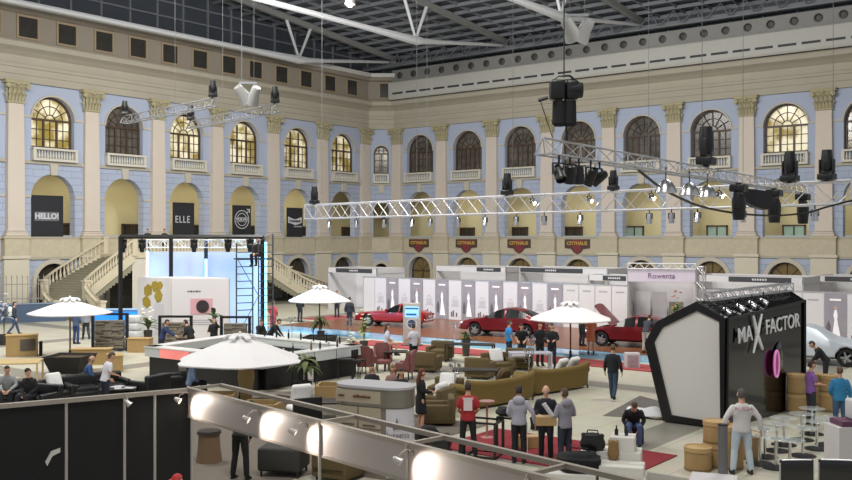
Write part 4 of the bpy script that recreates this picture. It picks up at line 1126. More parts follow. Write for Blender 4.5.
# cars
RED1 = M('red_paint_vintage', '#981C1A', .22, .1, var=0, spec=.7); RED2 = M('dark_red_paint', '#70121A', .2, .25, var=0, spec=.7); ORED = M('orange_red_paint', '#C22818', .25, .05, var=0)
car(D(394, 53.6, .12), math.radians(16), 'old red coupe with chrome bumpers behind the grey info totem', COUPE, RED1, trimc=CHROME)
ca = math.radians(12); cB = P(506, 335.5, .12); car(cB, ca, 'dark red sedan on the stage in front of the photo posters', SEDAN, RED2)
cc = D(607, 44.2, .12) + 1.38 * Vector((math.cos(.16), math.sin(.16), 0)); car(cc, .16, 'red sedan with its bonnet open beside the black box', SEDAN, RED2, bonnet_open=True)
COVER = M('silver_car_cover', '#BFC6CE', .4, .2, var=.12, scale=2.5, bump=.5)
cD = D(848, 38.0, 0) - 1.38 * Vector((math.cos(.1), math.sin(.1), 0)); car(cD, .1 + PI, 'car under a silver cover at the right edge behind the black box', SEDAN, COVER, windows=False, cover=True).scale = (1.05, 1.05, 1.1)

# black presentation box with lettering
t = thing('display_box', 'big black angular box with MAXFACTOR lettering and white screen front', 'exhibition stand', (0, 0, 0), 0)
Y0, Y1 = 24.6, 29.6
fr = [(-10.95, .03), (-9.23, .03), (-9.2, 2.96), (-10.0, 3.38), (-11.16, 2.76), (-11.5, 2.15)]
def ins(poly, k):
    cx = sum(p[0] for p in poly) / len(poly); cy = sum(p[1] for p in poly) / len(poly); return [(cx + (x - cx) * k, cy + (y - cy) * k) for x, y in poly]
GBLACK = M('gloss_black', '#0C0C0D', .08, var=0, spec=.7)
bk = [(-10.3, .03), (-8.6, .03), (-8.6, 3.22), (-9.05, 3.5), (-10.6, 2.85), (-10.9, 2.3)]
mb = MB(); mb.loft([[(x, Y0 + .12, z) for x, z in fr], [(x, Y1, z) for x, z in bk]]); mb.build('shell', GBLACK, t, smooth=False)
inn = [(-10.71, .22), (-9.33, .17), (-9.36, 2.87), (-9.98, 3.13), (-10.97, 2.62), (-11.22, 2.2)]
mb = MB(); n = 6
mb.add([(x, Y0, z) for x, z in fr] + [(x, Y0, z) for x, z in inn] + [(x, Y0 + .14, z) for x, z in fr] + [(x, Y0 + .06, z) for x, z in inn],
       [(i, (i + 1) % n, (i + 1) % n + n, i + n) for i in range(n)] + [(i, (i + 1) % n, (i + 1) % n + 2 * n, i + 2 * n) for i in range(n)] + [(i + n, (i + 1) % n + n, (i + 1) % n + 3 * n, i + 3 * n) for i in range(n)])
mb.build('front_frame', M('box_black', '#101012', .35, var=.05), t, smooth=False)
mb = MB(); mb.prism(inn, Y0 + .05, Y0 + .08, 'y'); mb.build('screen', M('screen_grey_white', '#CFCDC8', .6, var=.02), t, smooth=False)
side_a = math.atan2(Y1 - Y0, .615)
mb = MB()
for s in ((-9.27, Y0 + .2, 2.86), ): pass
mb.path([(-9.19, Y0 + .1, .1), (-9.16, Y0 + .1, 2.95), (-8.58, Y1 - .1, 3.2), (-8.58, Y1 - .1, .1)], .05, 6); mb.build('edge_frame', M('box_black'), t)
def side_pt(f, z): return Vector((-9.215 + (.615) * f + .02, Y0 + (Y1 - Y0) * f, z))
WTXT = M('white_letters', '#F6F6F6', .4, var=0)
for s, f, z, size, sx in (('MA', .2, 2.45, .6, 1.0), ('FACTOR', .665, 2.6, .58, 1.0)):
    p = side_pt(f, z); o = text_part(s, size, WTXT, t, p + Vector((.05, 0, 0)), (PI / 2, 0, side_a), .012, sx=sx, bold=.004)
    o.rotation_euler = Matrix.Rotation(side_a, 3, 'Z').to_euler()
    o.matrix_local = Matrix.Translation(p + Vector((.06, 0, 0))) @ Matrix.Rotation(side_a, 4, 'Z') @ Matrix.Rotation(-math.radians(2.2), 4, 'Y') @ Matrix.Rotation(PI / 2, 4, 'X') @ Matrix.Scale(sx, 4, (1, 0, 0))
mb = MB(); q = lambda f, z: side_pt(f, z) + Vector((.06, 0, 0))
mb.path([q(.295, 1.92), q(.345, 2.45), q(.395, 2.97)], [.03, .055, .03], 6); mb.path([q(.295, 2.95), q(.34, 2.4), q(.405, 1.98)], [.035, .06, .04], 6); mb.build('lettering', WTXT, t)
mb = MB(); mb.prism([(Y0 + (Y1 - Y0) * .57 + .19 * math.cos(a * PI / 12), 1.5 + .37 * math.sin(a * PI / 12)) for a in range(24)], -.02, .03, 'x', T((side_pt(.62, 0).x + .02, 0, 0), 0)); mb.build('oval_mirror', M('oval_magenta', '#8A2560', .25, var=.3, scale=3, emit='#A03070', estr=.25), t, smooth=False)
mb = MB(); mb.path([(side_pt(.62, 0).x + .06, Y0 + (Y1 - Y0) * .57 + .2 * math.cos(a * PI / 12), 1.5 + .38 * math.sin(a * PI / 12)) for a in range(25)], .03, 6); mb.build('oval_frame', M('oval_pink', '#D98AC0', .4, var=0, emit='#E090C8', estr=.4), t)
mb = MB(); mb.sphere((side_pt(.66, 0).x - .03, Y0 + 3.3, 1.62), (.06, .42, .48), 16, 10); mb.build('black_rosette', GBLACK, t)
tp0, tp1 = Vector((-9.85, Y0 + .45, 3.6)), Vector((-9.0, Y1 - .15, 3.72))
truss('lighting_truss', 'short aluminium truss lying on top of the black box', 'truss', tp0, tp1, .22, False, ALU, .022)
for i, nm in enumerate(('nearest the white screen', 'second from the white screen', 'third from the white screen', 'farthest from the white screen')):
    f = (.09, .24, .38, .52)[i]; p = side_pt(f, 3.36 + .05 * i) + Vector((-.18, 0, 0))
    par_can(p, 'silver spotlight on the black box roof, ' + nm, rz=PI / 2, tilt=-55, size=.17, group='silver spotlights on the black box')
# ---------------------------------------------------------------- rigging in the air
WTR = M('bright_truss', '#DADADE', .35, .5, var=.02)
m0, m1 = D(310, 47.5, 6.75), D(856, 27.6, 6.78)
truss('lighting_truss', 'long bright lighting truss crossing the right half of the hall', 'truss', m0, m1, .68, False, WTR, .034, hang=((8, 15), (20, 15)))
md = (m1 - m0); mL = md.length; mu = md / mL; mrz = math.atan2(md.y, md.x)
n0, n1 = D(543, 15.8, 6.78), D(806, 31.6, 6.85)
truss('lighting_truss', 'thin triangular truss with big black lamps reaching from upper middle to the long truss', 'truss', n0, n1, .3, True, M('near_truss', '#BDBDC0', .4, .4, var=.03), .019, seg=52)
a0, a1 = D(124, 46, 11.05), D(214, 40, 11.05)
truss('lighting_truss', 'dark thin truss over the ELLE bay, leftmost in the air', 'truss', a0, a1, .4, True, M('dull_truss', '#8E8E90', .5, .4, var=.04), .025, hang=((5, 11), (9, 11)))
b0, b1 = D(190, 46, 10.8), D(276, 40, 10.8)
truss('lighting_truss', 'dark thin truss hanging right of the leftmost one', 'truss', b0, b1, .4, True, M('dull_truss'), .025, hang=((5, 11),))
nd = n1 - n0; nu = nd / nd.length; nrz = math.atan2(nd.y, nd.x)
mnear = Vector((mu.y, -mu.x, 0)).normalized(); nnear = Vector((nu.y, -nu.x, 0)).normalized()
if mnear.dot(m0) > 0: mnear = -mnear
if nnear.dot(n0) > 0: nnear = -nnear
def on_main(px, dz=-.55):
    """point on the long truss seen near image column px"""
    lo, hi = 0, 1
    for _ in range(40):
        m = (lo + hi) / 2; p = m0 + md * m; dd = p.x * VX + p.y * VY; x = 426 + (p.x * RX + p.y * RY) / dd * FPX
        lo, hi = (m, hi) if x < px else (lo, m)
    return m0 + md * lo + Vector((0, 0, dz)) + mnear * .34
def on_second(px, dz=0):
    lo, hi = 0, 1
    for _ in range(40):
        m = (lo + hi) / 2; p = n0 + nd * m; dd = p.x * VX + p.y * VY; x = 426 + (p.x * RX + p.y * RY) / dd * FPX
        lo, hi = (m, hi) if x < px else (lo, m)
    return n0 + nd * lo + Vector((0, 0, dz)) + (nnear * .15 if dz < -.1 else Vector())
spots = (335, 362, 390, 418, 436, 464, 491, 522, 550, 586, 655, 677, 703, 748, 820)
names = ('third from the left end', )
ORD = ('first', 'second', 'third', 'fourth', 'fifth', 'sixth', 'seventh', 'eighth', 'ninth', 'tenth', 'eleventh', 'twelfth', 'thirteenth', 'fourteenth', 'fifteenth')
for i, px in enumerate(spots):
    par_can(on_main(px, -.74), 'silver can spotlight under the long truss, %s from its left end' % ORD[i], rz=mrz, tilt=-14 + (i * 7) % 20, size=.19, group='silver can spotlights under the long truss', L=1.9)
for i, px in enumerate((538, 595, 657, 725)):
    par_can(on_main(px, -.06), 'lit spotlight glowing inside the long truss, %s from the left' % ORD[i], rz=mrz + PI * .5, tilt=-70, size=.17, lit=True, group='lit spotlights in the long truss')
moving_head(on_main(320, .03), 'black moving head standing at the left end of the long truss', mrz, True, 1.1)
moving_head(on_main(513, .03), 'black moving head standing on the middle of the long truss', mrz, True, 1.1)
moving_head(on_main(619, .03), 'small black lamp standing on the long truss near the beige pilaster', mrz, True, .9)
moving_head(on_main(832, .03), 'black moving head standing on the long truss at the right edge', mrz, True, 1.15)
moving_head(on_main(795, .03), 'black moving head on the long truss, second from the right edge', mrz, True, 1.2)
moving_head(on_second(706, .05), 'tall black moving head standing on the thin triangular truss', nrz, True, 1.2)
moving_head(on_second(733, -.31), 'black moving head hanging left of the wide black lamp', nrz, False, 1.2)
moving_head(on_second(769, -.31), 'black moving head hanging right of the wide black lamp', nrz, False, 1.25)
moving_head(on_second(798, -.31), 'black moving head hanging at the joint of the two trusses', nrz, False, 1.25)
p = on_second(751, -.35); t = thing('flood_lamp', 'wide black box lamp hanging between two moving heads', 'stage lamp', p, math.radians(38.1))
mb = MB(); mb.loft([[(-.42, -.12, .0), (.42, -.12, -.1), (.42, .12, -.1), (-.42, .12, .0)], [(-.52, -.2, -.3), (.38, -.2, -.5), (.38, .2, -.5), (-.52, .2, -.3)], [(-.1, -.22, -.52), (.2, -.22, -.6), (.2, .22, -.6), (-.1, .22, -.52)]]); mb.build('housing', BLACK, t, smooth=False)
mb = MB(); mb.tube((0, 0, .3), (0, 0, -.05), .03); mb.build('clamp', ALU, t)
# black lamps and the hoist motor at the near end
for i, (px, tl, rz) in enumerate(((551, -40, .3), (562, 20, .1), (571, 0, -.3), (583, 35, .6), (592, 55, 1.0))):
    par_can(on_second(px, -.32), 'black can lamp under the near end of the triangular truss, %s from the left' % ORD[i], rz=YAW + rz, tilt=tl, size=.19, body=M('black_can', '#17171A', .45, var=.05), group='black can lamps under the near truss end', L=1.7)
hz = on_second(564, 0); hz.z = 7.85
t = thing('hoist_motor', 'black chain hoist motor hanging on a cable above the near truss end', 'hoist', hz, YAW)
mb = MB(); mb.rbox((-.12, 0, -.17), (.26, .28, .34), .05); mb.rbox((.14, 0, -.17), (.24, .26, .34), .06); mb.lathe([(.13, -.14), (.15, 0), (.13, .12)], (0, 0, 0), 14, T((.2, 0, -.17), 0, 0, PI / 2)); mb.build('motor', BLACK, t)
mb = MB(); mb.path([(-.2, 0, .0), (-.1, 0, .08), (.1, 0, .08), (.2, 0, 0)], .02, 6); mb.build('handle', BLACK, t)
mb = MB(); mb.lathe([(.12, 0), (.13, -.4), (.09, -.44)], (-.08, 0, -.36), 12); mb.lathe([(.11, 0), (.12, -.4), (.08, -.44)], (.1, 0, -.36), 12); mb.build('chain_bag', M('black_cloth'), t)
mb = MB(); mb.tube((0, 0, .05), (0, 0, 14.6), .012, n=5); mb.build('cable', BLACK, t)
mb = MB(); mb.tube((.02, 0, -.3), (.05, .02, -1.05), .02, n=6); mb.build('chain', BLACK, t)
mb = MB(); mb.tube((-.28, 0, -.3), (-.45, 0, -.35), .03, n=8); mb.tube((-.42, 0, -.34), (-.2, 0, -1.0), .008, n=5); mb.build('pendant_control', BLACK, t)
# cone-shaped silver floods
for i, (px, lab) in enumerate(((659, 'leftmost of three'), (683, 'middle of three'), (701, 'rightmost of three'))):
    p = on_second(px, -.27); t = thing('flood_lamp', 'silver scoop lamp under the triangular truss, %s' % lab, 'stage lamp', p, YAW, 'silver scoop lamps')
    mb = MB(); mb.tube((0, 0, .1), (0, 0, -.2), .012, n=6); mb.build('stem', BLACK, t)
    mb = MB(); mb.lathe([(.05, .14), (.12, .1), (.2, -.02), (.24, -.14), (.22, -.14), (.1, .06)], (0, 0, -.32), 18, cap=False); mb.build('reflector', M('polished_can', '#C9CACC', .25, .9, var=.03), t)
    mb = MB(); mb.lathe([(.22, -.12), (.22, -.14)], (0, 0, -.32), 18); mb.build('lens', LENS_OFF, t)
# slack black cable
pts = [(634, 166), (648, 178), (668, 192), (700, 206), (735, 213), (770, 215.5), (805, 213), (830, 206), (870, 196)]
ds = [19.5, 20.2, 21.3, 23.2, 25, 26.5, 27, 27.2, 27.4]
cs = [D(px, d, ZD(py, d)) for (px, py), d in zip(pts, ds)]; fine = []
for i in range(len(cs) - 1):
    q0, q1, q2, q3 = cs[max(0, i - 1)], cs[i], cs[i + 1], cs[min(len(cs) - 1, i + 2)]
    for k in range(6):
        f = k / 6; fine.append(.5 * ((2 * q1) + (q2 - q0) * f + (2 * q0 - 5 * q1 + 4 * q2 - q3) * f * f + (3 * q1 - q0 - 3 * q2 + q3) * f ** 3))
mb = MB(); mb.path(fine + [cs[-1]], .03, 6); tag(mb.build('power_cable', BLACK), 'thick black cable sagging below the long truss at right', 'cable')
# pendant white floodlights
def pendant(p, label, s=1.0):
    t = thing('pendant_floodlight', label, 'floodlight', p, YAW); t.scale = (s,) * 3
    for k, (x, a, z) in enumerate(((-.3, -.6, -.15), (.32, .5, -.2))):
        m = T((x, 0, z), 0, .5, a)
        mb = MB(); mb.lathe([(.2, .4), (.24, .3), (.26, 0), (.42, -.5), (.4, -.5), (.24, -.02)], n=18, mat=m, cap=False); mb.lathe([(.2, .4), (.02, .42)], n=18, mat=m); mb.build('reflector', M('enamel_white', '#8E8E8C', .45, var=.03), t)
        mb = MB(); mb.lathe([(.3, -.2), (.3, -.22)], n=18, mat=m); mb.build('lens', M('frosted_lens', '#C9CCD0', .3, var=0), t)
    mb = MB(); mb.box((0, 0, .35), (.9, .08, .1)); mb.build('bracket', GREY_ST, t, smooth=False)
    mb = MB()
    for x in (-.3, .3): mb.tube((x, 0, .3), (x, 0, 22.3 - p.z), .007, n=5)
    mb.build('hanging_cable', M('cable_grey', '#8C8C8C', .5), t)
pd = D(577, 38); pd.z = ZD(24, 38); pendant(pd, 'white twin floodlight hanging under the roof right of centre')
pd = D(248, 40); pd.z = ZD(90, 40); pendant(pd, 'white twin floodlight hanging near the left trusses', .85)
pd = D(350, 55); pd.z = ZD(3, 55); t = thing('pendant_lamp', 'small bright lamp hanging at the top left of the roof', 'lamp', pd, 0)
mb = MB(); mb.lathe([(.05, .3), (.3, .1), (.34, -.1), (.3, -.1)], n=16, cap=False); mb.build('shade', ALU, t)
mb = MB(); mb.sphere((0, 0, -.06), .2, 12, 8); mb.build('bulb', LENS_ON, t)
mb = MB(); mb.tube((0, 0, .25), (0, 0, 3), .015, n=5); mb.build('cable', BLACK, t)
for px, dd, tl in ((124, 45.5, 'left end'), (213, 40.2, 'right end')):
    q = a0.lerp(a1, .01 if px < 200 else .99); moving_head(q + Vector((0, 0, .03)), 'small black lamp on the %s of the leftmost dark truss' % tl, a0.z and 1.0, True, .9)
moving_head(b0.lerp(b1, .01) + Vector((0, 0, .03)), 'small black lamp on the left end of the second dark truss', 1.0, True, .9); moving_head(b0.lerp(b1, .99) + Vector((0, 0, .03)), 'small black lamp on the right end of the second dark truss', 1.0, True, .9)
# lone suspension wires
for px, yb, d, lab in ((427, 238, 60, 'running down past the pilaster right of the diagonal corner'), (513, 196, 38, 'running up from the moving head in the middle of the long truss'), (702, 128, 26, 'running up from the tall moving head on the triangular truss'), (833, 160, 29, 'running up from the moving head at the right edge'), (322, 195, 47, 'running up from the left end of the long truss'), (743, 172, 30, 'in front of the pilaster right of the tall moving head')):
    a = D(px, d, ZD(yb, d)); mb = MB(); mb.tube(a, (a.x, a.y, 22.3), .009, n=5)
    tag(mb.build('suspension_wire', M('cable_grey')), 'thin steel wire ' + lab, 'wire', 'thin suspension wires')
# ---------------------------------------------------------------- staircases, landing, photo set on the left
STONE = M('stair_stone', '#C9BFA6', .7, var=.08, scale=2); TREAD = M('stair_tread', '#8E8A76', .7, var=.1, scale=2)
def pl(pts, f):
    """point at fraction f of a polyline, by length"""
    pts = [Vector(p) for p in pts]; L = [(b - a).length for a, b in zip(pts, pts[1:])]; s = f * sum(L)
    for a, b, l in zip(pts, pts[1:], L):
        if s <= l: return a.lerp(b, s / l)
        s -= l
    return pts[-1]
def smooth(pts, n=28):
    pts = [Vector(p) for p in pts]; o = []
    for i in range(len(pts) - 1):
        q0, q1, q2, q3 = pts[max(0, i - 1)], pts[i], pts[i + 1], pts[min(len(pts) - 1, i + 2)]
        k = max(2, n // (len(pts) - 1))
        for j in range(k):
            f = j / k; o.append(.5 * ((2 * q1) + (q2 - q0) * f + (2 * q0 - 5 * q1 + 4 * q2 - q3) * f * f + (3 * q1 - q0 - 3 * q2 + q3) * f ** 3))
    return o + [pts[-1]]
def staircase(label, A, B, n=26):
    """steps between two balustrades whose foot lines are A and B (top to bottom)"""
    t = thing('staircase', label, 'staircase'); A, B = smooth(A, 36), smooth(B, 36)
    mb = MB(); ztop = A[0].z
    for i in range(n):
        f0, f1 = i / n, (i + 1) / n; z = ztop * (1 - f0) - ztop / n * .0
        a0, a1, b0, b1 = pl(A, f0), pl(A, f1), pl(B, f0), pl(B, f1)
        c = [(a0.x, a0.y), (a1.x, a1.y), (b1.x, b1.y), (b0.x, b0.y)]
        zb = max(0, z - 1.1)
        mb.loft([[(x, y, zb) for x, y in c], [(x, y, z - ztop / n) for x, y in c]])
    mb.build('steps', TREAD, t, smooth=False)
    for X in (A, B):
        mb = MB(); mb.loft([[(p.x - .12, p.y - .12, max(0, p.z - .5)), (p.x + .12, p.y - .12 * 0, max(0, p.z - .5)), (p.x + .12, p.y + .12 * 0, p.z + .22), (p.x - .12, p.y + .12, p.z + .22)] for p in X]); mb.build('stringer', STONE, t, smooth=False)
        mb = MB(); mb.loft([[(p.x - .14, p.y - .1, p.z + .95), (p.x + .14, p.y, p.z + .95), (p.x + .14, p.y, p.z + 1.1), (p.x - .14, p.y + .1, p.z + 1.1)] for p in X]); mb.build('hand_rail', STONE, t, smooth=False)
        mb = MB(); m = 30
        for k in range(m):
            p = pl(X, (k + .5) / m); mb.lathe([(.05, .2), (.09, .35), (.095, .42), (.05, .62), (.05, .8), (.07, .96)], p, 8)
        mb.build('balusters', STONE, t)
        for q in (X[0], X[len(X) // 2], X[-1]):
            mb = MB(); mb.box((q.x, q.y, q.z + .55 - (.1 if q.z < .5 else 0)), (.36, .36, 1.3)); mb.box((q.x, q.y, q.z + 1.16), (.46, .46, .12)); mb.build('newel_post', STONE, t, smooth=False)
    return t
staircase('curved stone staircase with balustrades at far left under the leftmost arches', [(-58.5, 38.1, 4.0), (-58.5, 34.2, 1.85), (-57.3, 32.9, 1.2), (-55.6, 32.0, .6), (-54.3, 31.9, .0)], [(-54.5, 37.7, 4.0), (-54.5, 34.6, 1.85), (-54.1, 33.9, 1.2), (-53.0, 33.6, .6), (-51.9, 33.6, 0)])
staircase('stone staircase running down to the right behind the scaffold tower', [(-54.5, 47.5, 4.0), (-54.5, 50.5, 2.4), (-54.2, 53.0, 1.0), (-53.6, 55.2, 0)], [(-58.3, 47.8, 4.0), (-58.3, 53.0, 2.2), (-58.2, 57, 1.0), (-58.0, 60.4, 0)])
t = thing('stair_landing', 'balustraded stone landing between the two staircases', 'landing')
mb = MB(); mb.box((-56.7, 42.7, 3.88), (4.6, 10.0, .24)); mb.build('slab', STONE, t, smooth=False)
mb = MB()
lv = [[Vector((37.6, .01, 0)), Vector((47.8, .01, 0)), Vector((47.8, 3.8, 0)), Vector((37.6, 3.8, 0))]] + [[Vector((a, b, 0)) for a, b in arch(2.6, .02, 1.9, 10, c)] for c in (39.8, 42.9, 46)]
flat = [p for l in lv for p in l]; mb.add([(-54.5, p.x, p.y) for p in flat], [tuple(q) for q in tessellate_polygon(lv)])
for l in lv[1:]:
    n = len(l); mb.add([(-54.5, p.x, p.y) for p in l] + [(-55.0, p.x, p.y) for p in l], [(i, (i + 1) % n, (i + 1) % n + n, i + n) for i in range(n)])
mb.build('front_wall', WHITE_ST, t, smooth=False)
mb = MB(); mb.box((-54.5, 42.6, 5.05), (.26, 9.8, .14)); mb.box((-54.5, 42.6, 4.1), (.24, 9.8, .2)); mb.build('hand_rail', STONE, t, smooth=False)
mb = MB()
for k in range(34): mb.lathe([(.05, 0), (.09, .15), (.095, .25), (.05, .5), (.07, .85)], (-54.5, 37.9 + k * .288, 4.15), 8)
mb.build('balusters', STONE, t)

# low wall and fence at the far left
t = thing('low_wall', 'blue grey low wall at the left edge beside the stair foot', 'wall', D(20, 57), 1.05)
mb = MB(); mb.box((0, 0, .55), (5.2, .3, 1.1)); mb.build('wall_body', M('blue_grey_panel', '#46566C', .6), t, smooth=False)
mb = MB(); mb.box((0, 0, 1.12), (5.3, .36, .06)); mb.build('coping', M('blue_grey_cap', '#7D8DA3', .6), t, smooth=False)
t = thing('fence', 'pale picket fence behind the blue grey low wall', 'fence', D(14, 59), 1.05)
for k in range(14):
    mb = MB(); mb.box((-2.0 + k * .31, 0, 1.3), (.05, .05, 2.6)); mb.lathe([(.05, 2.6), (.001, 2.8)], (-2.0 + k * .31, 0, 0), 6); mb.build('picket', M('picket_grey', '#8E8C86', .7), t, smooth=False)
mb = MB(); mb.box((0, 0, 2.2), (4.3, .04, .05)); mb.box((0, 0, 1.3), (4.3, .04, .05)); mb.build('rail', M('picket_grey'), t, smooth=False)
t = thing('lit_counter', 'low counter painted with blue light beside the foot of the curved stairs', 'counter', D(119, 50), YAW)
mb = MB(); mb.box((0, .05, .65), (2.6, .5, 1.3)); mb.build('body', M('counter_blue_lit', '#5E90C8', .35), t, smooth=False)
mb = MB(); mb.box((0, -.21, .65), (2.5, .02, 1.1)); mb.build('blue_lit_front', M('painted_blue_light', '#2A7FD0', .3, emit='#1E78D8', estr=.9, var=.3, scale=1.2), t, smooth=False)  # blue light falling on the counter, put into its colour and emission
mb = MB(); mb.box((0, .05, 1.32), (2.7, .6, .05)); mb.build('worktop', M('counter_top_blue_lit', '#9CC4E6', .3), t, smooth=False)

# white cyclorama with blue light tubes
t = thing('cyclorama', 'curved white backdrop wall washed with blue light behind the photo booth', 'backdrop', (0, 0, 0))
cl, cr_ = D(147, 51), D(262, 50); mb = MB(); pr = []
for k in range(13):
    f = k / 12; p = cl.lerp(cr_, f); o = 1.3 * math.sin(f * PI); pr.append((p.x + VX * o, p.y + VY * o))
mb.loft([[(x, y, .02), (x, y, 4.35), (x + VX * .12, y + VY * .12, 4.35), (x + VX * .12, y + VY * .12, .02)] for x, y in pr]); mb.build('backdrop_wall', M('cyc_white', '#B4B5C4', .7, var=.02), t)
BLUEL = M('blue_tube', '#BFE6FF', .3, var=0, emit='#4FB4FF', estr=7)
for p, z0, z1, lab in ((D(147.5, 50.6), .6, 4.4, 'blue light tube at the left edge of the white backdrop'), (D(265.5, 46.2), .3, 4.9, 'tall blue light tube on the scaffold tower'), (D(206, 49.5), 2.6, 4.0, 'pale blue light tube in front of the middle of the white backdrop')):
    tt = thing('light_tube', lab, 'lamp', p, YAW)
    mb = MB(); mb.tube((0, 0, z0), (0, 0, z1), .07, n=10); mb.build('tube', BLUEL, tt)
    mb = MB(); mb.tube((0, .09, z0 - .5), (0, .09, z1), .03, n=6); mb.lathe([(.25, 0), (.25, .04)], (0, .1, 0), 12); mb.build('stand', BLACK, tt)
def glow(loc, target, power, col, size=1.0):
    l = bpy.data.lights.new('blue_wash', 'AREA'); l.energy = power; l.color = col; l.size = size; o = bpy.data.objects.new('blue_wash', l); COL.objects.link(o)
    o.location = loc; o.rotation_euler = (Vector(target) - Vector(loc)).to_track_quat('-Z', 'Y').to_euler()
glow(D(150, 49.5, 3.2), D(165, 52, 3), 22, (.15, .5, 1)); glow(D(226, 48.5, .6), D(232, 51, 2), 28, (.2, .55, 1)); glow(D(258, 47, 3), D(290, 72, 1.5), 420, (.2, .55, 1))

# photo booth box with the pink camera picture
C0 = D(172, 44.2); CR = D(229, 44.2); CL = D(138.5, 45.6)
t = thing('photo_booth', 'white box booth with a pink camera picture and a yellow flower', 'booth')
hb = 3.2
PB = M('booth_white', '#D9D4D6', .6, var=.02); PB2 = M('booth_white_left', '#D6D3D2', .6, var=.02)
def wallseg(a, b, th=.1, h=hb, z=0):
    d = (b - a); L = d.length; return T((a + b) / 2 + Vector((0, 0, z + h / 2)), math.atan2(d.y, d.x)), (L, th, h)
m, sz = wallseg(C0, CR); mb = MB(); mb.box((0, 0, 0), sz, m); pw = mb.build('picture_wall', PB, t, smooth=False)
m2, sz2 = wallseg(CL, C0); mb = MB(); mb.box((0, 0, 0), sz2, m2); fw = mb.build('flower_wall', PB2, t, smooth=False)
bkp = CL + (CR - C0); m3, sz3 = wallseg(CL, bkp); mb = MB(); mb.box((0, 0, 0), sz3, m3); m4, sz4 = wallseg(CR, bkp); mb.box((0, 0, 0), sz4, m4); mb.build('rear_wall', PB, t, smooth=False)
mb = MB(); mb.prism([(p.x, p.y) for p in (C0, CR, bkp, CL)], hb - .03, hb + .03); mb.build('roof_panel', PB, t, smooth=False)
L = sz[0]
mb = MB(); mb.box((.06, -.06, .3), (1.04, .02, .74), m); cp2 = mb.build('printed_camera', M('camera_pink', '#D7A3AC', .5, var=.1), t, smooth=False)
mb = MB(); mb.lathe([(.3, 0), (.3, .04), (.22, .05), (.22, .02), (.14, .03), (.14, .015)], n=20, mat=m @ T((.12, -.07, .3), rx=PI / 2)); mb.build('printed_lens', M('lens_print', '#3B3338', .4, var=.1), cp2, smooth=False)
mb = MB()
for k in range(5): mb.box((-.55 + .13 * k, -.055, 1.0), (.1, .012, .09 if k % 2 else .06), m)
mb.build('printed_text', DFIG, t, smooth=False)
mb = MB()
for k in range(3): mb.box((.1, -.055, -.35 - .1 * k), (1.5 - .3 * k, .012, .03), m)
mb.build('printed_lines', GREYTXT, t, smooth=False)
mb = MB()
for k, (u, v, a, l) in enumerate(((-.45, .95, .5, .62), (.05, 1.2, -.9, .55), (.3, .8, -2.0, .6), (-.5, .45, 2.6, .6), (.4, 1.25, 0, .4))):
    c, s = math.cos(a), math.sin(a); mb.prism([(u + l * (x * c - y * s), v + l * (x * s + y * c)) for x, y in ((-.5, 0), (-.25, .45), (.3, .5), (.6, .1), (.3, -.4), (-.3, -.3))], -.065 - .002 * k, -.055, 'y', m2)
mb.build('printed_flower', M('flower_gold', '#A08A2C', .5, var=.25, scale=4), t, smooth=False)
mb = MB(); mb.box((.35, -.058, -.35), (.7, .012, 1.5), m2); mb.build('printed_panel', PWHITE, t, smooth=False)

# black gantry
t = thing('gantry', 'black box gantry frame over the photo booth', 'gantry')
gp = [D(120.5, 43), D(171, 46.5), D(206, 50.5), D(262.5, 45.5)]
for p in gp:
    mb = MB(); mb.box((p.x, p.y, 2.58), (.14, .14, 5.16), rz=0); mb.box((p.x, p.y, .02), (.5, .5, .04)); mb.build('post', BLACK, t, smooth=False)
for a, b in zip(gp, gp[1:] + gp[:1]):
    mb = MB(); mb.tube(a + Vector((0, 0, 5.16)), b + Vector((0, 0, 5.16)), .1, n=4); mb.build('beam', BLACK, t, smooth=False)
for px, d, lab in ((123, 43.5, 'left corner'), (142, 44, 'beam left of the second post'), (194, 45, 'beam right of the second post'), (228, 45.3, 'beam near the scaffold'), (250, 45.4, 'right corner')):
    moving_head(D(px, d, 5.05), 'black lamp hanging under the gantry %s' % lab, 1.2, False, .8)
tr1 = D(148, 50.5, 5.0); tr2 = D(262, 49.5, 5.0)
truss('lighting_truss', 'pale truss running along the top of the white backdrop', 'truss', tr1, tr2, .4, False, WTR, .03)

# scaffold tower
t = thing('scaffold_tower', 'narrow metal scaffold tower in front of the white backdrop', 'scaffold', D(251, 44.5), YAW)
SC = M('scaffold_grey', '#4E5258', .45, .4, var=.05)
xs_ = (-.62, .06, .42, .95)
for i, x in enumerate(xs_):
    mb = MB(); mb.tube((x, (-.35, .1, -.35, .5)[i], 0), (x, (-.35, .1, -.35, .5)[i], (4.85, 4.85, 5.0, 5.3)[i]), .036, n=8); mb.build('upright', SC, t)
mb = MB()
for k in range(14): z = .35 + k * .34; mb.tube((-.62, -.35, z), (.06, .1, z), .024, n=6); mb.tube((.42, -.35, z), (.95, .5, z), .024, n=6)
mb.build('rungs', SC, t)
mb = MB(); mb.tube((-.62, -.35, .4), (.42, -.35, 2.4), .018, n=6); mb.tube((.42, -.35, 2.4), (-.62, -.35, 4.2), .018, n=6); mb.tube((.06, .1, 4.8), (.95, .5, 5.3), .016, n=6); mb.build('brace', SC, t)
mb = MB(); mb.box((.1, .05, 4.12), (1.7, .8, .06)); mb.build('platform', BLACK, t, smooth=False)

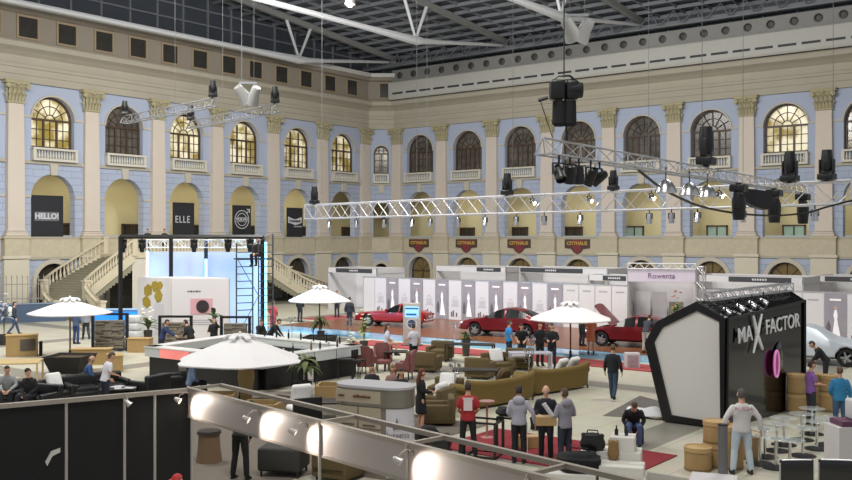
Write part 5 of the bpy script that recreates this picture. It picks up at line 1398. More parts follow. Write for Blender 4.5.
# stacked-slate screens in black frames
GAB = M('slate_stack', '#857D70', .85, var=.3, scale=9, bump=.6)
def gabion(p, w, h, label, rz=YAW):
    t = thing('framed_screen', label, 'screen', p, rz)
    for s in (-1, 1):
        mb = MB(); mb.box((s * (w / 2 + .12), 0, h / 2 + .1), (.12, .12, h + .2)); mb.build('post', M('black_paint'), t, smooth=False)
    mb = MB(); mb.box((0, 0, h + .17), (w + .36, .1, .1)); mb.build('top_bar', M('black_paint'), t, smooth=False)
    rnd = random.Random(5); mb = MB(); z = .1
    while z < h - .12:
        d = rnd.uniform(.045, .08); x = -w / 2
        while x < w / 2 - .05:
            l = min(rnd.uniform(.2, .55), w / 2 - x); mb.box((x + l / 2, rnd.uniform(-.05, .05), z + d / 2), (l - .015, .3 + rnd.uniform(-.05, .05), d - .012)); x += l
        z += d
    mb.build('slate_courses', GAB, t, smooth=False)
gabion(D(110, 42.5), 1.3, 1.5, 'framed stack of grey slate under the leftmost gantry post')
gabion(D(175.5, 41.8), 1.15, 1.45, 'framed stack of grey slate in front of the pink camera picture')
gabion(D(235.5, 41.5), 1.0, 1.45, 'framed stack of grey slate beside the scaffold tower')

# white wrapped stack
t = thing('wrapped_stack', 'stack of white wrapped bundles left of the photo booth', 'stack', D(134, 44.5), .3)
for k in range(4):
    mb = MB(); mb.rbox((0, 0, .2 + .36 * k), (.62, .55, .36), .1); mb.build('bundle', M('white_wrap', '#D2D4D6', .5, var=.08, scale=5, bump=.4), t)

# parasols
umbrella(P(70, 358), 'white parasol at the left over the dark planter by the stairs', r=1.72, ze=1.93, zp=2.45, n=8)
umbrella(P(319.5, 339), 'white parasol in the middle in front of the right staircase', r=1.62, ze=1.95, zp=2.6, n=8, rot=.5)
umbrella(P(570.5, 359), 'white parasol in front of the red sedans', r=1.77, ze=1.7, zp=2.3, n=8, rot=.1)
umbrella(P(240, 402), 'largest white parasol nearest the camera over the bar corner', r=2.05, ze=1.32, zp=2.0, n=6, rot=.33)
planter(P(70, 372), 'dark square planter under the left parasol', 1.5, .65, .6, .7)
planter(P(320, 342), 'dark planter under the middle parasol', 1.4, .3, .5, .9)

# wooden things at left
t = thing('wooden_cabinet', 'light wooden cabinet box with a dark grille at the left', 'cabinet', P(22, 356), 1.0)
mb = MB(); mb.rbox((0, 0, .45), (1.25, .6, .9), .01); mb.build('carcass', OAK, t, smooth=False)
mb = MB(); mb.box((.25, -.31, .5), (.62, .02, .5)); mb.build('grille', M('dark_grille', '#5A5048', .7, var=.3, scale=20), t, smooth=False)
mb = MB(); mb.box((0, 0, .92), (1.3, .66, .04)); mb.build('top', M('oak_top', '#B89A68', .5, var=.1), t, smooth=False)
mb = MB(); mb.box((.75, .0, .3), (.12, .5, .6)); tt = mb.build('dark_side', BLACKM, t, smooth=False)
tb = P(12, 361, .75); table((tb.x, tb.y, 0), .9, 'large pale wooden table top at the left edge', 1.9, 1.3, .75, M('pale_board', '#C2A877', .5, var=.12, scale=2))
for px, py, rz, w, lab in ((92, 364, .75, 1.5, 'low wooden partition box left of the white-shirted man'), (115, 371, -.5, .9, 'low wooden partition box right of the white-shirted man'), (140, 352, .6, 1.0, 'low wooden box beneath the lilies')):
    p = P(px, py); t = thing('wooden_partition', lab, 'partition', p, rz)
    mb = MB(); mb.box((0, 0, .3), (w, .5, .6)); mb.build('body', OAK, t, smooth=False)
    mb = MB(); mb.box((0, 0, .62), (w + .06, .56, .04)); mb.build('top', M('oak_top'), t, smooth=False)

# plants at left and in the middle
plant(D(4, 45), 'silvery flowering plant at the left edge', 2.4, 26, .6, .3, '#8E93A0', '#C9CBD6', poth=.5)
plant(P(148, 350), 'potted lily with white flowers in front of the photo booth', 1.9, 16, .7, .2, '#55683C', '#E8E6DC', poth=.9)
plant(P(214, 351), 'broad-leaved palm behind the bar man', 2.3, 12, .7, .2, '#3F5A30', poth=.5)
plant(P(321, 341), 'drooping palm at the pole of the middle parasol', 1.6, 16, .75, .2, '#5A5A34', droop=1.1, poth=.5)
plant(P(364, 352), 'tall yellowish plant left of the seated woman', 1.8, 14, .6, .2, '#7A8448', '#D8D7B0', poth=.5)
plant(P(306, 392), 'bushy palm under the bar front', 1.5, 18, .7, .22, '#55602F', droop=.9, poth=.35)
plant(P(352, 360), 'white flowering plant at the bar corner', 1.1, 12, .35, .18, '#6B7A50', '#E6E3D6', poth=.4)

# bar island
N_, E_, F_, W_ = P(262, 357, 1.1), P(352, 345, 1.1), P(240, 334, 1.1), P(154, 346, 1.1)
t = thing('bar_counter', 'rectangular bar island with a white upper front and black base', 'bar')
for a, b, nm in ((W_, N_, 'left'), (N_, E_, 'right'), (E_, F_, 'back'), (F_, W_, 'far')):
    a, b = Vector((a.x, a.y, 0)), Vector((b.x, b.y, 0)); dd = b - a; L = dd.length; m = T((a + b) / 2, math.atan2(dd.y, dd.x))
    mb = MB(); mb.box((0, 0, .37), (L, .42, .74), m); mb.build('base', M('bar_black', '#131315', .5), t, smooth=False)
    mb = MB(); mb.box((0, 0, .9), (L + .44, .5, .34), m); mb.build('upper_front', M('bar_white', '#C9CCCC', .4, var=.03), t, smooth=False)
    mb = MB(); mb.box((0, 0, 1.09), (L + .5, .56, .04), m); mb.build('worktop', M('bar_top', '#E0E0DE', .25, var=.02), t, smooth=False)
    mb = MB(); mb.box((0, .27, .55), (L - .4, .1, .5), m)
    for k in range(4): mb.box((-L / 2 + L * (k + .5) / 4, .3, .4), (.08, .1, .75), m)
    mb.build('inner_shelf', M('bar_black'), t, smooth=False)
ed = (E_ - N_); nrm = Vector((ed.y, -ed.x, 0)).normalized()
for k in range(1, 4):
    q = N_.lerp(E_, k / 4) + nrm * .255; mb = MB(); mb.box((q.x, q.y, .9), (.015, .015, .34)); mb.build('panel_joint', M('underbody_black'), t, smooth=False)
q = N_.lerp(E_, .42) + nrm * .3; mb = MB(); mb.box((q.x, q.y, .38), (.2, .3, .76)); mb.build('white_support', WHITEP, t, smooth=False)
q0, q1 = W_.lerp(N_, .12), W_.lerp(N_, .4); rd = (N_ - W_).normalized(); rn = Vector((rd.y, -rd.x, 0))
mb = MB(); c = (q0 + q1) / 2 + rn * .262; mb.box((c.x, c.y, .9), ((q1 - q0).length, .02, .32), rz=math.atan2(rd.y, rd.x)); mb.build('red_lit_panel', M('red_panel', '#D8A09A', .4, emit='#FF4030', estr=.45, var=.4, scale=1.5), t, smooth=False)
bl = [('bottle', '#6E7A3A'), ('wine_glass', '#C9D2D0'), ('bottle', '#2E4A2E'), ('wine_glass', '#C9D2D0'), ('bottle', '#7A5A2A'), ('bottle', '#26302A'), ('wine_glass', '#C9D2D0'), ('bottle', '#3C2A22')]
for k, (kd, c) in enumerate(bl):
    f = .12 + .1 * k; q = N_.lerp(E_, f); glassware((q.x, q.y, 1.11), 'glass standing on the right front of the bar, %s from the parasol' % ORD[k] if kd != 'bottle' else 'bottle standing on the right front of the bar, %s from the parasol' % ORD[k], kd, .34 if kd == 'bottle' else .2, c, 'bottles and glasses on the bar front')
for k in range(7):
    f = .1 + .11 * k; q = E_.lerp(F_, f); glassware((q.x, q.y, 1.11), 'dark bottle on the back of the bar, %s from the right corner' % ORD[k], 'bottle', .36, '#23201E', 'bottles on the bar back')
for k, px in enumerate((300, 311)):
    bar_stool(P(px, 389), YAW + 2.6 + k * .5, ('black bar stool under the bar front beside the palm', 'black bar stool right of the palm at the bar front')[k])
table(P(346, 378), YAW, 'small black side table at the right end of the bar', .6, .5, .72, BLACK)
bar_stool(P(359, 381), YAW + 1, 'black bar stool at the right end of the bar')
t = thing('lamp_column', 'tapered pale wooden lamp column under the largest parasol', 'lamp', P(246, 404), 0)
mb = MB(); mb.lathe([(.16, 0), (.2, .4), (.26, .85), (.22, 1.25), (.12, 1.5)], n=20); mb.build('shade', M('veneer_lamp', '#B59A66', .6, var=.1), t)
mb = MB(); mb.lathe([(.2, 0), (.2, .03)], n=16); mb.build('base', BLACK, t)
# ---------------------------------------------------------------- foreground partition, fascia, lounge
PART = M('partition_black', '#0E0E10', .8, var=.1); BEI = M('rail_beige', '#A39A90', .45, .3, var=.05)
pa, pb = Vector((-14.45, 7.2, 0)), Vector((-13.28, 10.35, 0)); pd_ = (pb - pa); pL = pd_.length; prz = math.atan2(pd_.y, pd_.x)
t = thing('partition_wall', 'black exhibition partition with a pale top rail in the left foreground', 'partition', pa, prz)
cuts = [0, .68 * pL * .55, .37 * pL + .42, pL * .63, pL * .8, pL]
cuts = [0, .385 * pL, .66 * pL, .81 * pL, pL]
for a, b in zip(cuts, cuts[1:]):
    mb = MB(); mb.box(((a + b) / 2, 0, 1.22), (b - a - .03, .03, 2.4)); mb.build('panel', PART, t, smooth=False)
for c in cuts:
    mb = MB(); mb.lathe([(.03, 0), (.03, 2.48)], (c, 0, 0), 8); mb.build('post', M('post_alu', '#B0ABA6', .4, .4, var=.04), t)
mb = MB(); mb.box((pL / 2, 0, 2.47), (pL + .06, .09, .07)); mb.build('top_rail', BEI, t, smooth=False)
mb = MB(); mb.prism([(1.0, 1.45), (1.08, 1.6), (1.2, 1.65), (1.2, 1.72), (1.06, 1.68), (.97, 1.52)], -.03, -.018, 'y'); mb.build('torn_tape', M('tape_white', '#C9C7C2', .6), t, smooth=False)
FASC = M('fascia_pale', '#B3A9A4', .45, var=.03)
fa, fb = Vector((-13.3, 10.3, 0)), Vector((-3.6, 8.55, 0)); fd = fb - fa; fL = fd.length; frz = math.atan2(fd.y, fd.x)
t = thing('fascia_beam', 'long pale stand fascia with double top rails in the foreground', 'fascia', fa, frz)
fj = [0, 3.95, 5.85, 7.9, fL]
for a, b in zip(fj, fj[1:]):
    mb = MB(); mb.box(((a + b) / 2, 0, 2.24), (b - a - .012, .03, .44)); mb.build('panel', FASC, t, smooth=False)
for y, z in ((0, 2.49), (.62, 2.49)):
    mb = MB(); mb.box((fL / 2, y, z), (fL, .07, .06)); mb.build('top_rail', BEI, t, smooth=False)
mb = MB(); mb.box((fL / 2, 0, 2.02), (fL, .05, .04)); mb.build('bottom_rail', BEI, t, smooth=False)
mb = MB()
for x in fj: mb.box((x, .31, 2.49), (.05, .62, .05))
mb.build('cross_bar', BEI, t, smooth=False)
for x in fj[1:]:
    mb = MB(); mb.lathe([(.022, 0), (.022, 2.5)], (x, -.03, 0), 8); mb.build('post', M('post_alu'), t)
def arm_spot(p, rz, label, aim, energy=42):
    """small clip-on arm lamp with a real spot in it"""
    t = thing('clip_spotlight', label, 'spotlight', p, rz, 'clip spotlights on the fascia')
    mb = MB(); mb.path([(0, 0, .06), (0, -.1, .1), (0, -.2, .06), (0, -.24, 0)], .008, 6); mb.box((0, .0, .03), (.04, .04, .06)); mb.build('arm', BEI, t)
    d = Vector(aim).normalized(); m = Matrix.Translation((0, -.24, -.02)) @ d.to_track_quat('-Z', 'Y').to_matrix().to_4x4()
    mb = MB(); mb.lathe([(.015, .07), (.035, .05), (.045, -.02), (.06, -.05), (.055, -.05), (.04, -.01)], n=14, mat=m, cap=False); mb.build('lamp_head', M('lamp_pale', '#C9C2BC', .3, .5, var=0), t)
    mb = MB(); mb.lathe([(.05, -.03), (.045, -.04)], n=12, mat=m); mb.build('bulb', M('warm_bulb', '#FFF0DC', .3, var=0, emit='#FFE8CC', estr=6), t)
    l = bpy.data.lights.new('clip_light', 'SPOT'); l.energy = energy; l.spot_size = math.radians(125); l.spot_blend = 1; l.shadow_soft_size = .04; l.color = (1, .9, .8)
    o = bpy.data.objects.new('clip_light', l); COL.objects.link(o); o.parent = t; o.matrix_local = m @ Matrix.Translation((0, 0, -.06))
    return t
fn_ = Vector((math.sin(frz), -math.cos(frz), 0)); fu = fd.normalized()
for i, x in enumerate((.12, 2.35, 3.62, 5.95, 7.95)):
    p = fa + fu * x + Vector((0, 0, 2.36)) + fn_ * .02
    arm_spot(p, frz, 'small clip spotlight shining on the pale fascia, %s from the black partition' % ORD[i], (.62, .55, -.42))
p = pa + pd_ * .66 + Vector((0, 0, 2.4)); arm_spot(p, prz, 'bright clip spotlight on top of the black partition', (.5, -.2, -.5), 6)

mb = MB(); mb.box((-18.6, 15.9, .008), (8.2, 10.6, .016)); tag(mb.build('lounge_shade_sheet', M('grey_brown_shade', '#6E665C', .95, var=.12, scale=8), smooth=False), 'grey brown sheet painting the floor shade under the crates and ottoman behind the fascia', 'carpet')  # dark sheet laid on the floor in place of the shade behind the fascia
# info kiosk
ka, kb = P(340, 374, 1.94), P(410, 388, 1.94); kc = P(376, 384, 1.94); kd = (kb - ka); krz = math.atan2(kd.y, kd.x)
t = thing('info_kiosk', 'grey rounded info kiosk with a white oval top in the foreground', 'kiosk', (kc.x, kc.y, 0), math.radians(12))
KG = M('kiosk_grey', '#7F786D', .4, .3, var=.05)
def stad(w, d, n=10):
    o = []
    for s in (1, -1):
        for k in range(n + 1):
            a = -PI / 2 + PI * k / n; o.append((s * (w / 2 - d / 2) + s * d / 2 * math.cos(a), s * d / 2 * math.sin(a)))
    return o
mb = MB(); mb.loft([[(x, y, z) for x, y in stad(1.74, .8)] for z in (0, 1.55)]); mb.build('body', KG, t)
mb = MB(); mb.loft([[(x, y, z) for x, y in stad(1.8, .86)] for z in (1.53, 1.9)]); mb.build('header_band', M('kiosk_metal', '#8A867E', .3, .7, var=.05), t)
mb = MB(); mb.loft([[(x, y, z) for x, y in stad(1.84, .9)] for z in (1.9, 1.95)]); mb.build('top', M('kiosk_top', '#AFADB2', .35, var=.02), t)
mb = MB(); mb.box((-.2, -.41, .85), (1.1, .03, 1.3)); mb.box((-.2, -.41, 1.72), (1.1, .06, .26)); mb.build('front_panel', M('kiosk_panel', '#A89C88', .5, var=.05), t, smooth=False)
mb = MB(); mb.box((-.2, -.43, .85), (.015, .02, 1.3)); mb.box((-.2, -.43, 1.05), (1.1, .02, .015)); mb.box((-.2, -.43, .5), (1.1, .02, .015)); mb.build('panel_seam', M('seam_dark', '#5C5346', .6, var=0), t, smooth=False)
for k, (x, z) in enumerate(((-.45, 1.12), (.07, 1.12), (-.45, .92), (.07, .72))):
    mb = MB(); mb.box((x, -.43, z), (.3, .02, .03)); mb.build('panel_caption', M('seam_dark'), t, smooth=False)
text_part('new', .09, M('kiosk_red', '#6E3A30', .5, var=0), t, (-.6, -.45, 1.73)); text_part('collections', .1, M('kiosk_red'), t, (-.1, -.45, 1.73))
mb = MB()
arcp = [(.47 + .41 * math.cos(a), .41 * math.sin(a)) for a in [-PI / 2 + PI * k / 12 for k in range(13)]]
mb.loft([[(x, y, z) for x, y in arcp] + [(x * .985, y * .985, z) for x, y in reversed(arcp)] for z in (.05, 1.5)]); mb.build('white_curved_panel', M('kiosk_white', '#C9C6CC', .4, var=.02), t)
fm = T((.47, 0, 0), -.55)
text_part('Potoma', .17, DFIG, t, (.47 + .42 * math.cos(-1.0), .42 * math.sin(-1.0), .95), (PI / 2, 0, PI / 2 - 1.0), .004)
mb = MB(); mb.prism([(-.09, 1.08), (.09, 1.08), (.03, 1.2), (.0, 1.32), (-.03, 1.2)], -.006, .006, 'y', T((.47 + .42 * math.cos(-1.0), .42 * math.sin(-1.0), 0), PI / 2 - 1.0)); mb.build('emblem', DFIG, t, smooth=False)

# frames of pale wood under the largest parasol, white lounge seat, dark ottoman
def tray(px, py, z, w, d, rz, label):
    t = thing('wooden_crate', label, 'crate', P(px, py), rz)
    for s in (-1, 1):
        mb = MB(); mb.box((s * w / 2, 0, z / 2), (.06, d, z)); mb.build('side_board', OAK, t, smooth=False)
        mb = MB(); mb.box((0, s * d / 2, z / 2), (w, .06, z)); mb.build('end_board', OAK, t, smooth=False)
    mb = MB(); mb.box((0, 0, z * .35), (w - .08, d - .08, .04)); mb.build('bottom', DWOOD, t, smooth=False)
tray(212, 412, .55, 1.3, .8, .7, 'open pale wooden crate left of the lamp column')
tray(262, 418, .45, 1.0, .8, .5, 'open pale wooden crate right of the lamp column')
tray(342, 400, .5, 1.5, .9, .6, 'open pale wooden crate behind the white lounge seat')
t = thing('lounge_chair', 'black lounge chair with white cushions near the kiosk', 'armchair', P(302, 425), math.radians(250))
mb = MB(); mb.rbox((0, 0, .2), (.85, .8, .3), .03); mb.build('base', BLACK, t); mb = MB(); mb.rbox((0, .36, .5), (.85, .1, .6), .03); mb.build('backrest', BLACK, t)
pc = P(302, 425); cushion((pc.x, pc.y, .46), 'white seat cushion on the black lounge chair', math.radians(250), 0, .74); cushion((pc.x - .2, pc.y + .15, .8), 'white back cushion leaning on the black lounge chair', math.radians(250), 1.25, .62)
table(P(338, 418), .7, 'dark low table left of the kiosk', 1.3, .8, .5, DWOOD); cushion(P(338, 418) + Vector((.25, .2, .56)), 'white cushion behind the left side of the kiosk', .4, .1, .55)
t = thing('ottoman', 'dark square ottoman below the pale fascia', 'ottoman', P(284, 474), .5)
mb = MB(); mb.rbox((0, 0, .38), (.95, .8, .5), .06); mb.build('upholstery', M('ottoman_dark', '#34332F', .7, var=.1), t); legs4(t, .8, .65, .14, .025, DWOOD)
t = thing('stool', 'wooden tapered stool standing below the fascia by the partition', 'stool', P(209, 462), 0)
mb = MB(); mb.lathe([(.3, 0), (.26, .3), (.24, .62), (.28, .66)], n=18); mb.build('body', M('brown_stool', '#7A6248', .6, var=.15), t); mb = MB(); mb.lathe([(.28, .66), (.26, .72)], n=18); mb.build('top', DWOOD, t)
club_chair(P(340, 478), 30, 'brown armchair below the fascia left of the kiosk', OLIVE, w=.9)

# black leather lounge at left
for px, py, tn, lab in ((57, 405, 120, 'black leather armchair left of the man in blue'), (150, 398, 300, 'black leather armchair right of the white-shirted man'), (172, 392, 250, 'black leather armchair nearest the corner of the partition'), (40, 412, 200, 'black leather armchair under the seated man in a black jacket'), (10, 408, 200, 'black leather armchair under the man in a pale jacket')):
    club_chair(P(px, py), tn, lab, LEATHER, w=1.0, name='leather_armchair')
t = thing('leather_sofa', 'black leather sofa with the man in blue seated on it', 'sofa', P(96, 400), R(140))
mb = MB(); mb.rbox((0, 0, .22), (1.9, .9, .3), .06); mb.build('base', LEATHER, t); mb = MB(); mb.rbox((0, .36, .52), (1.9, .2, .6), .08); mb.build('backrest', LEATHER, t)
for s in (-1, 1):
    mb = MB(); mb.rbox((s * .88, 0, .38), (.2, .9, .5), .07); mb.build('armrest', LEATHER, t)
    mb = MB(); mb.rbox((s * .4, -.06, .42), (.76, .7, .16), .05); mb.build('seat_cushion', LEATHER, t)
cushion(P(57, 405) + Matrix.Rotation(R(120), 3, 'Z') @ Vector((0, .14, .72)), 'grey white cushion leaning in the black leather armchair left of the sofa', R(120), 1.2, .55)
table(P(118, 402), .9, 'low table covered with white papers by the partition', 1.1, .7, .45, DWOOD)
for k, (dx, dy, a) in enumerate(((-.2, .1, .3), (.15, -.05, 1.0), (.3, .15, 2.0))):
    p = P(118, 402); mb = MB(); mb.box((0, 0, .004), (.3, .42, .008)); tag(mb.build('paper_sheet', PWHITE, None, (p.x + dx, p.y + dy, .451), a, smooth=False), 'white paper sheet on the low table, %s' % ('nearest the sofa', 'in the middle', 'nearest the partition')[k], 'paper')

# grey Volvo totem
t = thing('stool', 'low dark stool under the seated person in a black skirt', 'stool', P(387, 360), YAW); mb = MB(); mb.rbox((0, 0, .29), (.45, .4, .58), .04); mb.build('upholstery', BLACKM, t)
t = thing('info_totem', 'grey info totem with a blue screen and round emblem', 'totem', D(412, 44.5), YAW - .2)
mb = MB(); mb.rbox((0, 0, 1.02), (.84, .16, 2.04), .02); mb.build('body', M('totem_grey', '#B7B4AE', .4, .4, var=.04), t)
mb = MB(); mb.box((.01, -.085, 1.62), (.66, .02, .52)); mb.build('screen', M('screen_blue', '#8FC4EE', .2, var=.3, scale=2, emit='#7FBEF2', estr=.9), t, smooth=False)
mb = MB(); mb.box((.01, -.098, 1.78), (.62, .008, .07)); mb.box((-.02, -.098, 1.5), (.5, .008, .09)); mb.build('screen_bar', M('screen_navy', '#2C5C9E', .3, var=0, emit='#2C5C9E', estr=.4), t, smooth=False)
mb = MB(); arch_band(mb, .2, .27, 1.06, -.1, -.08, 16); arch_band(mb, .2, .27, 1.06, -.1, -.08, 16, 0, PI, 2 * PI); mb.prism([(.12, 1.24), (.3, 1.4), (.2, 1.4), (.2, 1.45), (.37, 1.45), (.37, 1.24), (.32, 1.24), (.32, 1.34), (.17, 1.18)], -.1, -.08, 'y'); mb.build('emblem', WHITEP, t, smooth=False)
mb = MB(); mb.lathe([(.19, -.01), (.19, .01)], n=20, mat=T((0, -.085, 1.06), rx=PI / 2)); mb.build('emblem_disc', M('emblem_navy', '#31476A', .4), t, smooth=False)
text_part('VOLVO', .1, WHITEP, t, (0, -.1, 1.06), depth=.004)
mb = MB(); mb.box((0, 0, .03), (.95, .5, .06)); mb.build('foot', BLACK, t, smooth=False)

# middle lounge
wing_chair(P(366, 373), 15, 'dusty red wing armchair left of the dark table, seen from behind'); wing_chair(P(383, 371), 170, 'buttoned dusty red wing armchair facing the camera'); wing_chair(P(404, 379), 285, 'dusty red wing armchair right of the dark table')
table(P(396, 370), YAW, 'small dark table between the dusty red armchairs', .9, .7, .74)
OL = [(424, 371, 20, 1.2, 'olive armchair back right of the standing woman in white'), (446, 404, 200, .95, 'olive armchair with a white cushion by the candle stand'), (436, 414, 300, .95, 'olive armchair behind the woman with long hair'), (480, 378, 20, .95, 'olive armchair seen from behind left of the roll-back sofas'), (498, 374, 160, 1.1, 'olive armchair with pale cushions behind the first roll-back sofa'), (519, 369, 190, 1.1, 'olive armchair in front of the men at the table'), (440, 360, 200, 1.0, 'olive armchair by the dark table with the plant'), (439, 424, 270, .9, 'olive armchair nearest the kiosk')]
for px, py, tn, w, lab in OL: club_chair(P(px, py), tn, lab, OLIVE, w=w)
def in_chair(px, py, tn, lab, back=True, w=.55):
    a = R(tn); p = P(px, py); o = Matrix.Rotation(a, 3, 'Z') @ Vector((0, .16 if back else -.1, .68 if back else .54)); cushion(p + o, lab, a, 1.2 if back else 0, w)
in_chair(446, 404, 200, 'white cushion leaning in the olive armchair by the candle stand'); in_chair(446, 404, 200, 'flat white cushion on the seat of the olive armchair by the candle stand', False)
in_chair(436, 414, 300, 'white cushion leaning in the olive armchair behind the long-haired woman')
in_chair(498, 374, 160, 'pale cushion leaning in the olive armchair behind the first roll-back sofa'); in_chair(519, 369, 190, 'white cushion in the olive armchair in front of the standing men', False)
for k, lab in enumerate(('white cushion on the second roll-back sofa, left one', 'white cushion on the second roll-back sofa, right one')):
    q = P(555, 391) + Matrix.Rotation(math.radians(260), 3, 'Z') @ Vector((-.35 - .6 * k, .0, .82)); cushion(q, lab, math.radians(260) + .2, 1.1, .55)
s1 = P(496, 404); roll_sofa((s1.x, s1.y, 0), math.radians(262), 'olive roll-back sofa seen from behind, left of the two', 3.0)
s2 = P(555, 391); roll_sofa((s2.x, s2.y, 0), math.radians(260), 'olive roll-back sofa seen from behind, right of the two', 2.9)
t = thing('round_cushion', 'round brown and white cushion on the first roll-back sofa', 'cushion', s1 + Matrix.Rotation(math.radians(262), 3, 'Z') @ Vector((-.3, .05, .84)), math.radians(262))
mb = MB(); mb.lathe([(.02, -.08), (.22, -.09), (.28, 0), (.22, .09), (.02, .08)], n=18, mat=T((0, 0, 0), rx=PI / 2 - .3)); mb.build('cover', OLIVE, t)
mb = MB(); mb.box((0, -.09, 0), (.1, .03, .4), rx=-.3, ry=.4); mb.build('white_stripe', CUSH, t)
table(P(470, 362), YAW - .2, 'dark table with a green plant near the pale blue strip', 2.0, .7, .76); plant(P(466, 356, .0) + Vector((0, 0, .0)), 'leafy green plant standing at the dark table', 1.25, 20, .5, .2, '#47602F', poth=.75)
table(P(475, 392), YAW - .1, 'dark table beside the first roll-back sofa', 1.5, .7, .76)
table(P(530, 372), YAW, 'table covered with white things in front of the standing men', 1.6, .7, .76, M('pale_table', '#B9B6C4', .5))
def candle(px, py, h, label):
    t = thing('candle_stand', label, 'candle stand', P(px, py), 0)
    mb = MB(); mb.lathe([(.15, 0), (.15, .02), (.02, .05), (.018, h * .5), (.03, h * .52), (.018, h * .56), (.016, h), (.05, h + .02)], n=12); mb.build('stand', CHROME, t)
    mb = MB()
    for k in range(4):
        a = k * PI / 2; mb.path([(0, 0, h * .8), (.12 * math.cos(a), .12 * math.sin(a), h * .78), (.18 * math.cos(a), .18 * math.sin(a), h * .9)], .012, 6)
        mb.lathe([(.03, 0), (.045, .03), (.04, .1), (.035, .1)], (.18 * math.cos(a), .18 * math.sin(a), h * .9), 10)
    mb.build('arms', CHROME, t)
    mb = MB()
    for k in range(12): a = k * .9; mb.sphere((.16 * math.cos(a), .16 * math.sin(a), h * (.72 - .03 * (k % 4))), .018, 6, 4)
    mb.build('crystal_drops', GLASS, t)
candle(455, 408, 1.35, 'tall chrome candle stand left of the first roll-back sofa'); candle(529, 390, 1.45, 'chrome candelabra between the two roll-back sofas'); candle(531, 370, 1.3, 'chrome candelabra on the far side near the standing men')
candle(292, 346, 1.4, 'thin chrome candle stand on the back of the bar'); candle(454, 346, 1.1, 'chrome candelabra at the edge of the pale blue strip'); candle(350, 340, 1.1, 'small chrome candelabra by the pale blue strip left of the coupe')
t = thing('flower_box', 'white box with pinkish flowers on the pale blue strip beside the black box', 'planter', P(632, 368), YAW)
mb = MB(); mb.box((0, 0, .3), (.55, .4, .6)); mb.build('box', WHITEP, t, smooth=False)
mb = MB(); mb.box((0, -.205, .3), (.42, .02, .44)); mb.build('printed_panel', M('pinkish_print', '#9E8A92', .6, var=.5, scale=9), t, smooth=False)

# framed table, boxes and bags on the red carpet
t = thing('metal_frame', 'black metal table frame the people stand around on the red carpet', 'frame', P(486, 456), .25)
def cube_frame(x, y, w, d, z0, z1, r=.022):
    for a in (-1, 1):
        for b in (-1, 1):
            mb = MB(); mb.box((x + a * w / 2, y + b * d / 2, (z0 + z1) / 2), (r * 2, r * 2, z1 - z0)); mb.build('leg', M('black_paint'), t, smooth=False)
    for z in (z0 + .03, z1):
        mb = MB()
        for a in (-1, 1): mb.box((x + a * w / 2, y, z), (r * 2, d, r * 2)); mb.box((x, y + a * d / 2, z), (w, r * 2, r * 2))
        mb.build('rail', M('black_paint'), t, smooth=False)
cube_frame(-.05, 0, .75, .6, 0, .82); cube_frame(.42, .5, .5, .4, 0, .86)
bag(P(486, 456) + Vector((.35, .55, .9)), .7, 'black coat lying on top of the metal frame', (.7, .5, .2), strap=False, name='coat', cat='coat', seedn=4)
t = thing('side_stand', 'slim pinkish stand under the black coat', 'stand', P(487, 438), 0); mb = MB(); mb.lathe([(.2, 0), (.2, .02), (.03, .04), (.03, .9), (.2, .92), (.2, .95)], n=14); mb.build('stand_body', M('pink_stand', '#A97F78', .5), t)
CW = M('white_carton', '#DAD7D0', .75, var=.06)
bx = P(572, 492); brz = .38
for k, (dx, dy, z, sz, lab) in enumerate((((0, 0), 0, 0, (1.0, .62, .42), 'white carton nearest the camera under the black bags'), ((1.0, .12), 0, 0, (.9, .62, .2), 'flat white carton right of the nearest one, bottom'), ((1.0, .12), 0, .2, (.9, .62, .2), 'flat white carton right of the nearest one, second layer'), ((.98, .14), 0, .4, (.86, .6, .2), 'flat white carton right of the nearest one, third layer'), ((.72, .75), 0, 0, (1.2, .6, .75), 'large white carton at the back of the pile'), ((.95, .72), 0, .75, (.5, .5, .3), 'small white carton on top of the pile'))):
    m = Matrix.Rotation(brz, 3, 'Z') @ Vector((dx[0], dx[1], z)); carton(bx + m, brz, lab, sz, CW)
q = lambda x, y, z: bx + Matrix.Rotation(brz, 3, 'Z') @ Vector((x, y, z))
bag(q(.15, .05, .42), brz, 'big black bag slumped over the white cartons', (.85, .6, .38), BLACKM, True, seedn=2)
bag(q(.35, .55, .72), brz, 'black handbag standing on the white cartons', (.5, .26, .36), LEATHER, True, seedn=3)
bag(q(.78, .42, .58), brz, 'brown paper bag standing on the white cartons', (.22, .2, .42), M('brown_paper', '#8C6E46', .8, var=.15), False, seedn=6)
for k, x in enumerate((.82, 1.02)): glassware(q(x, .7, 1.05), 'small black bottle on top of the carton pile, %s' % ('left', 'right')[k], 'bottle', .2, '#1C1B1A')
bag(P(428, 448), .8, 'black bag on the floor beside the kiosk', (.6, .5, .5), BLACKM, False, seedn=8); bag(P(440, 452), .3, 'crumpled black jacket bundle on the floor left of the red carpet', (.55, .5, .42), LEATHER, False, seedn=9)
bag(P(537, 430), .8, 'dark bag hanging beside the man in the dark sweater', (.34, .2, .4), BLACKM, True, seedn=11); bag(P(566, 446), .8, 'black bag at the hip of the person in the grey hoodie', (.3, .2, .45), BLACKM, True, seedn=12)
carton(P(530, 448), .9, 'orange brown parcel on the red carpet behind the metal frame', (.5, .35, .3), CARDB)
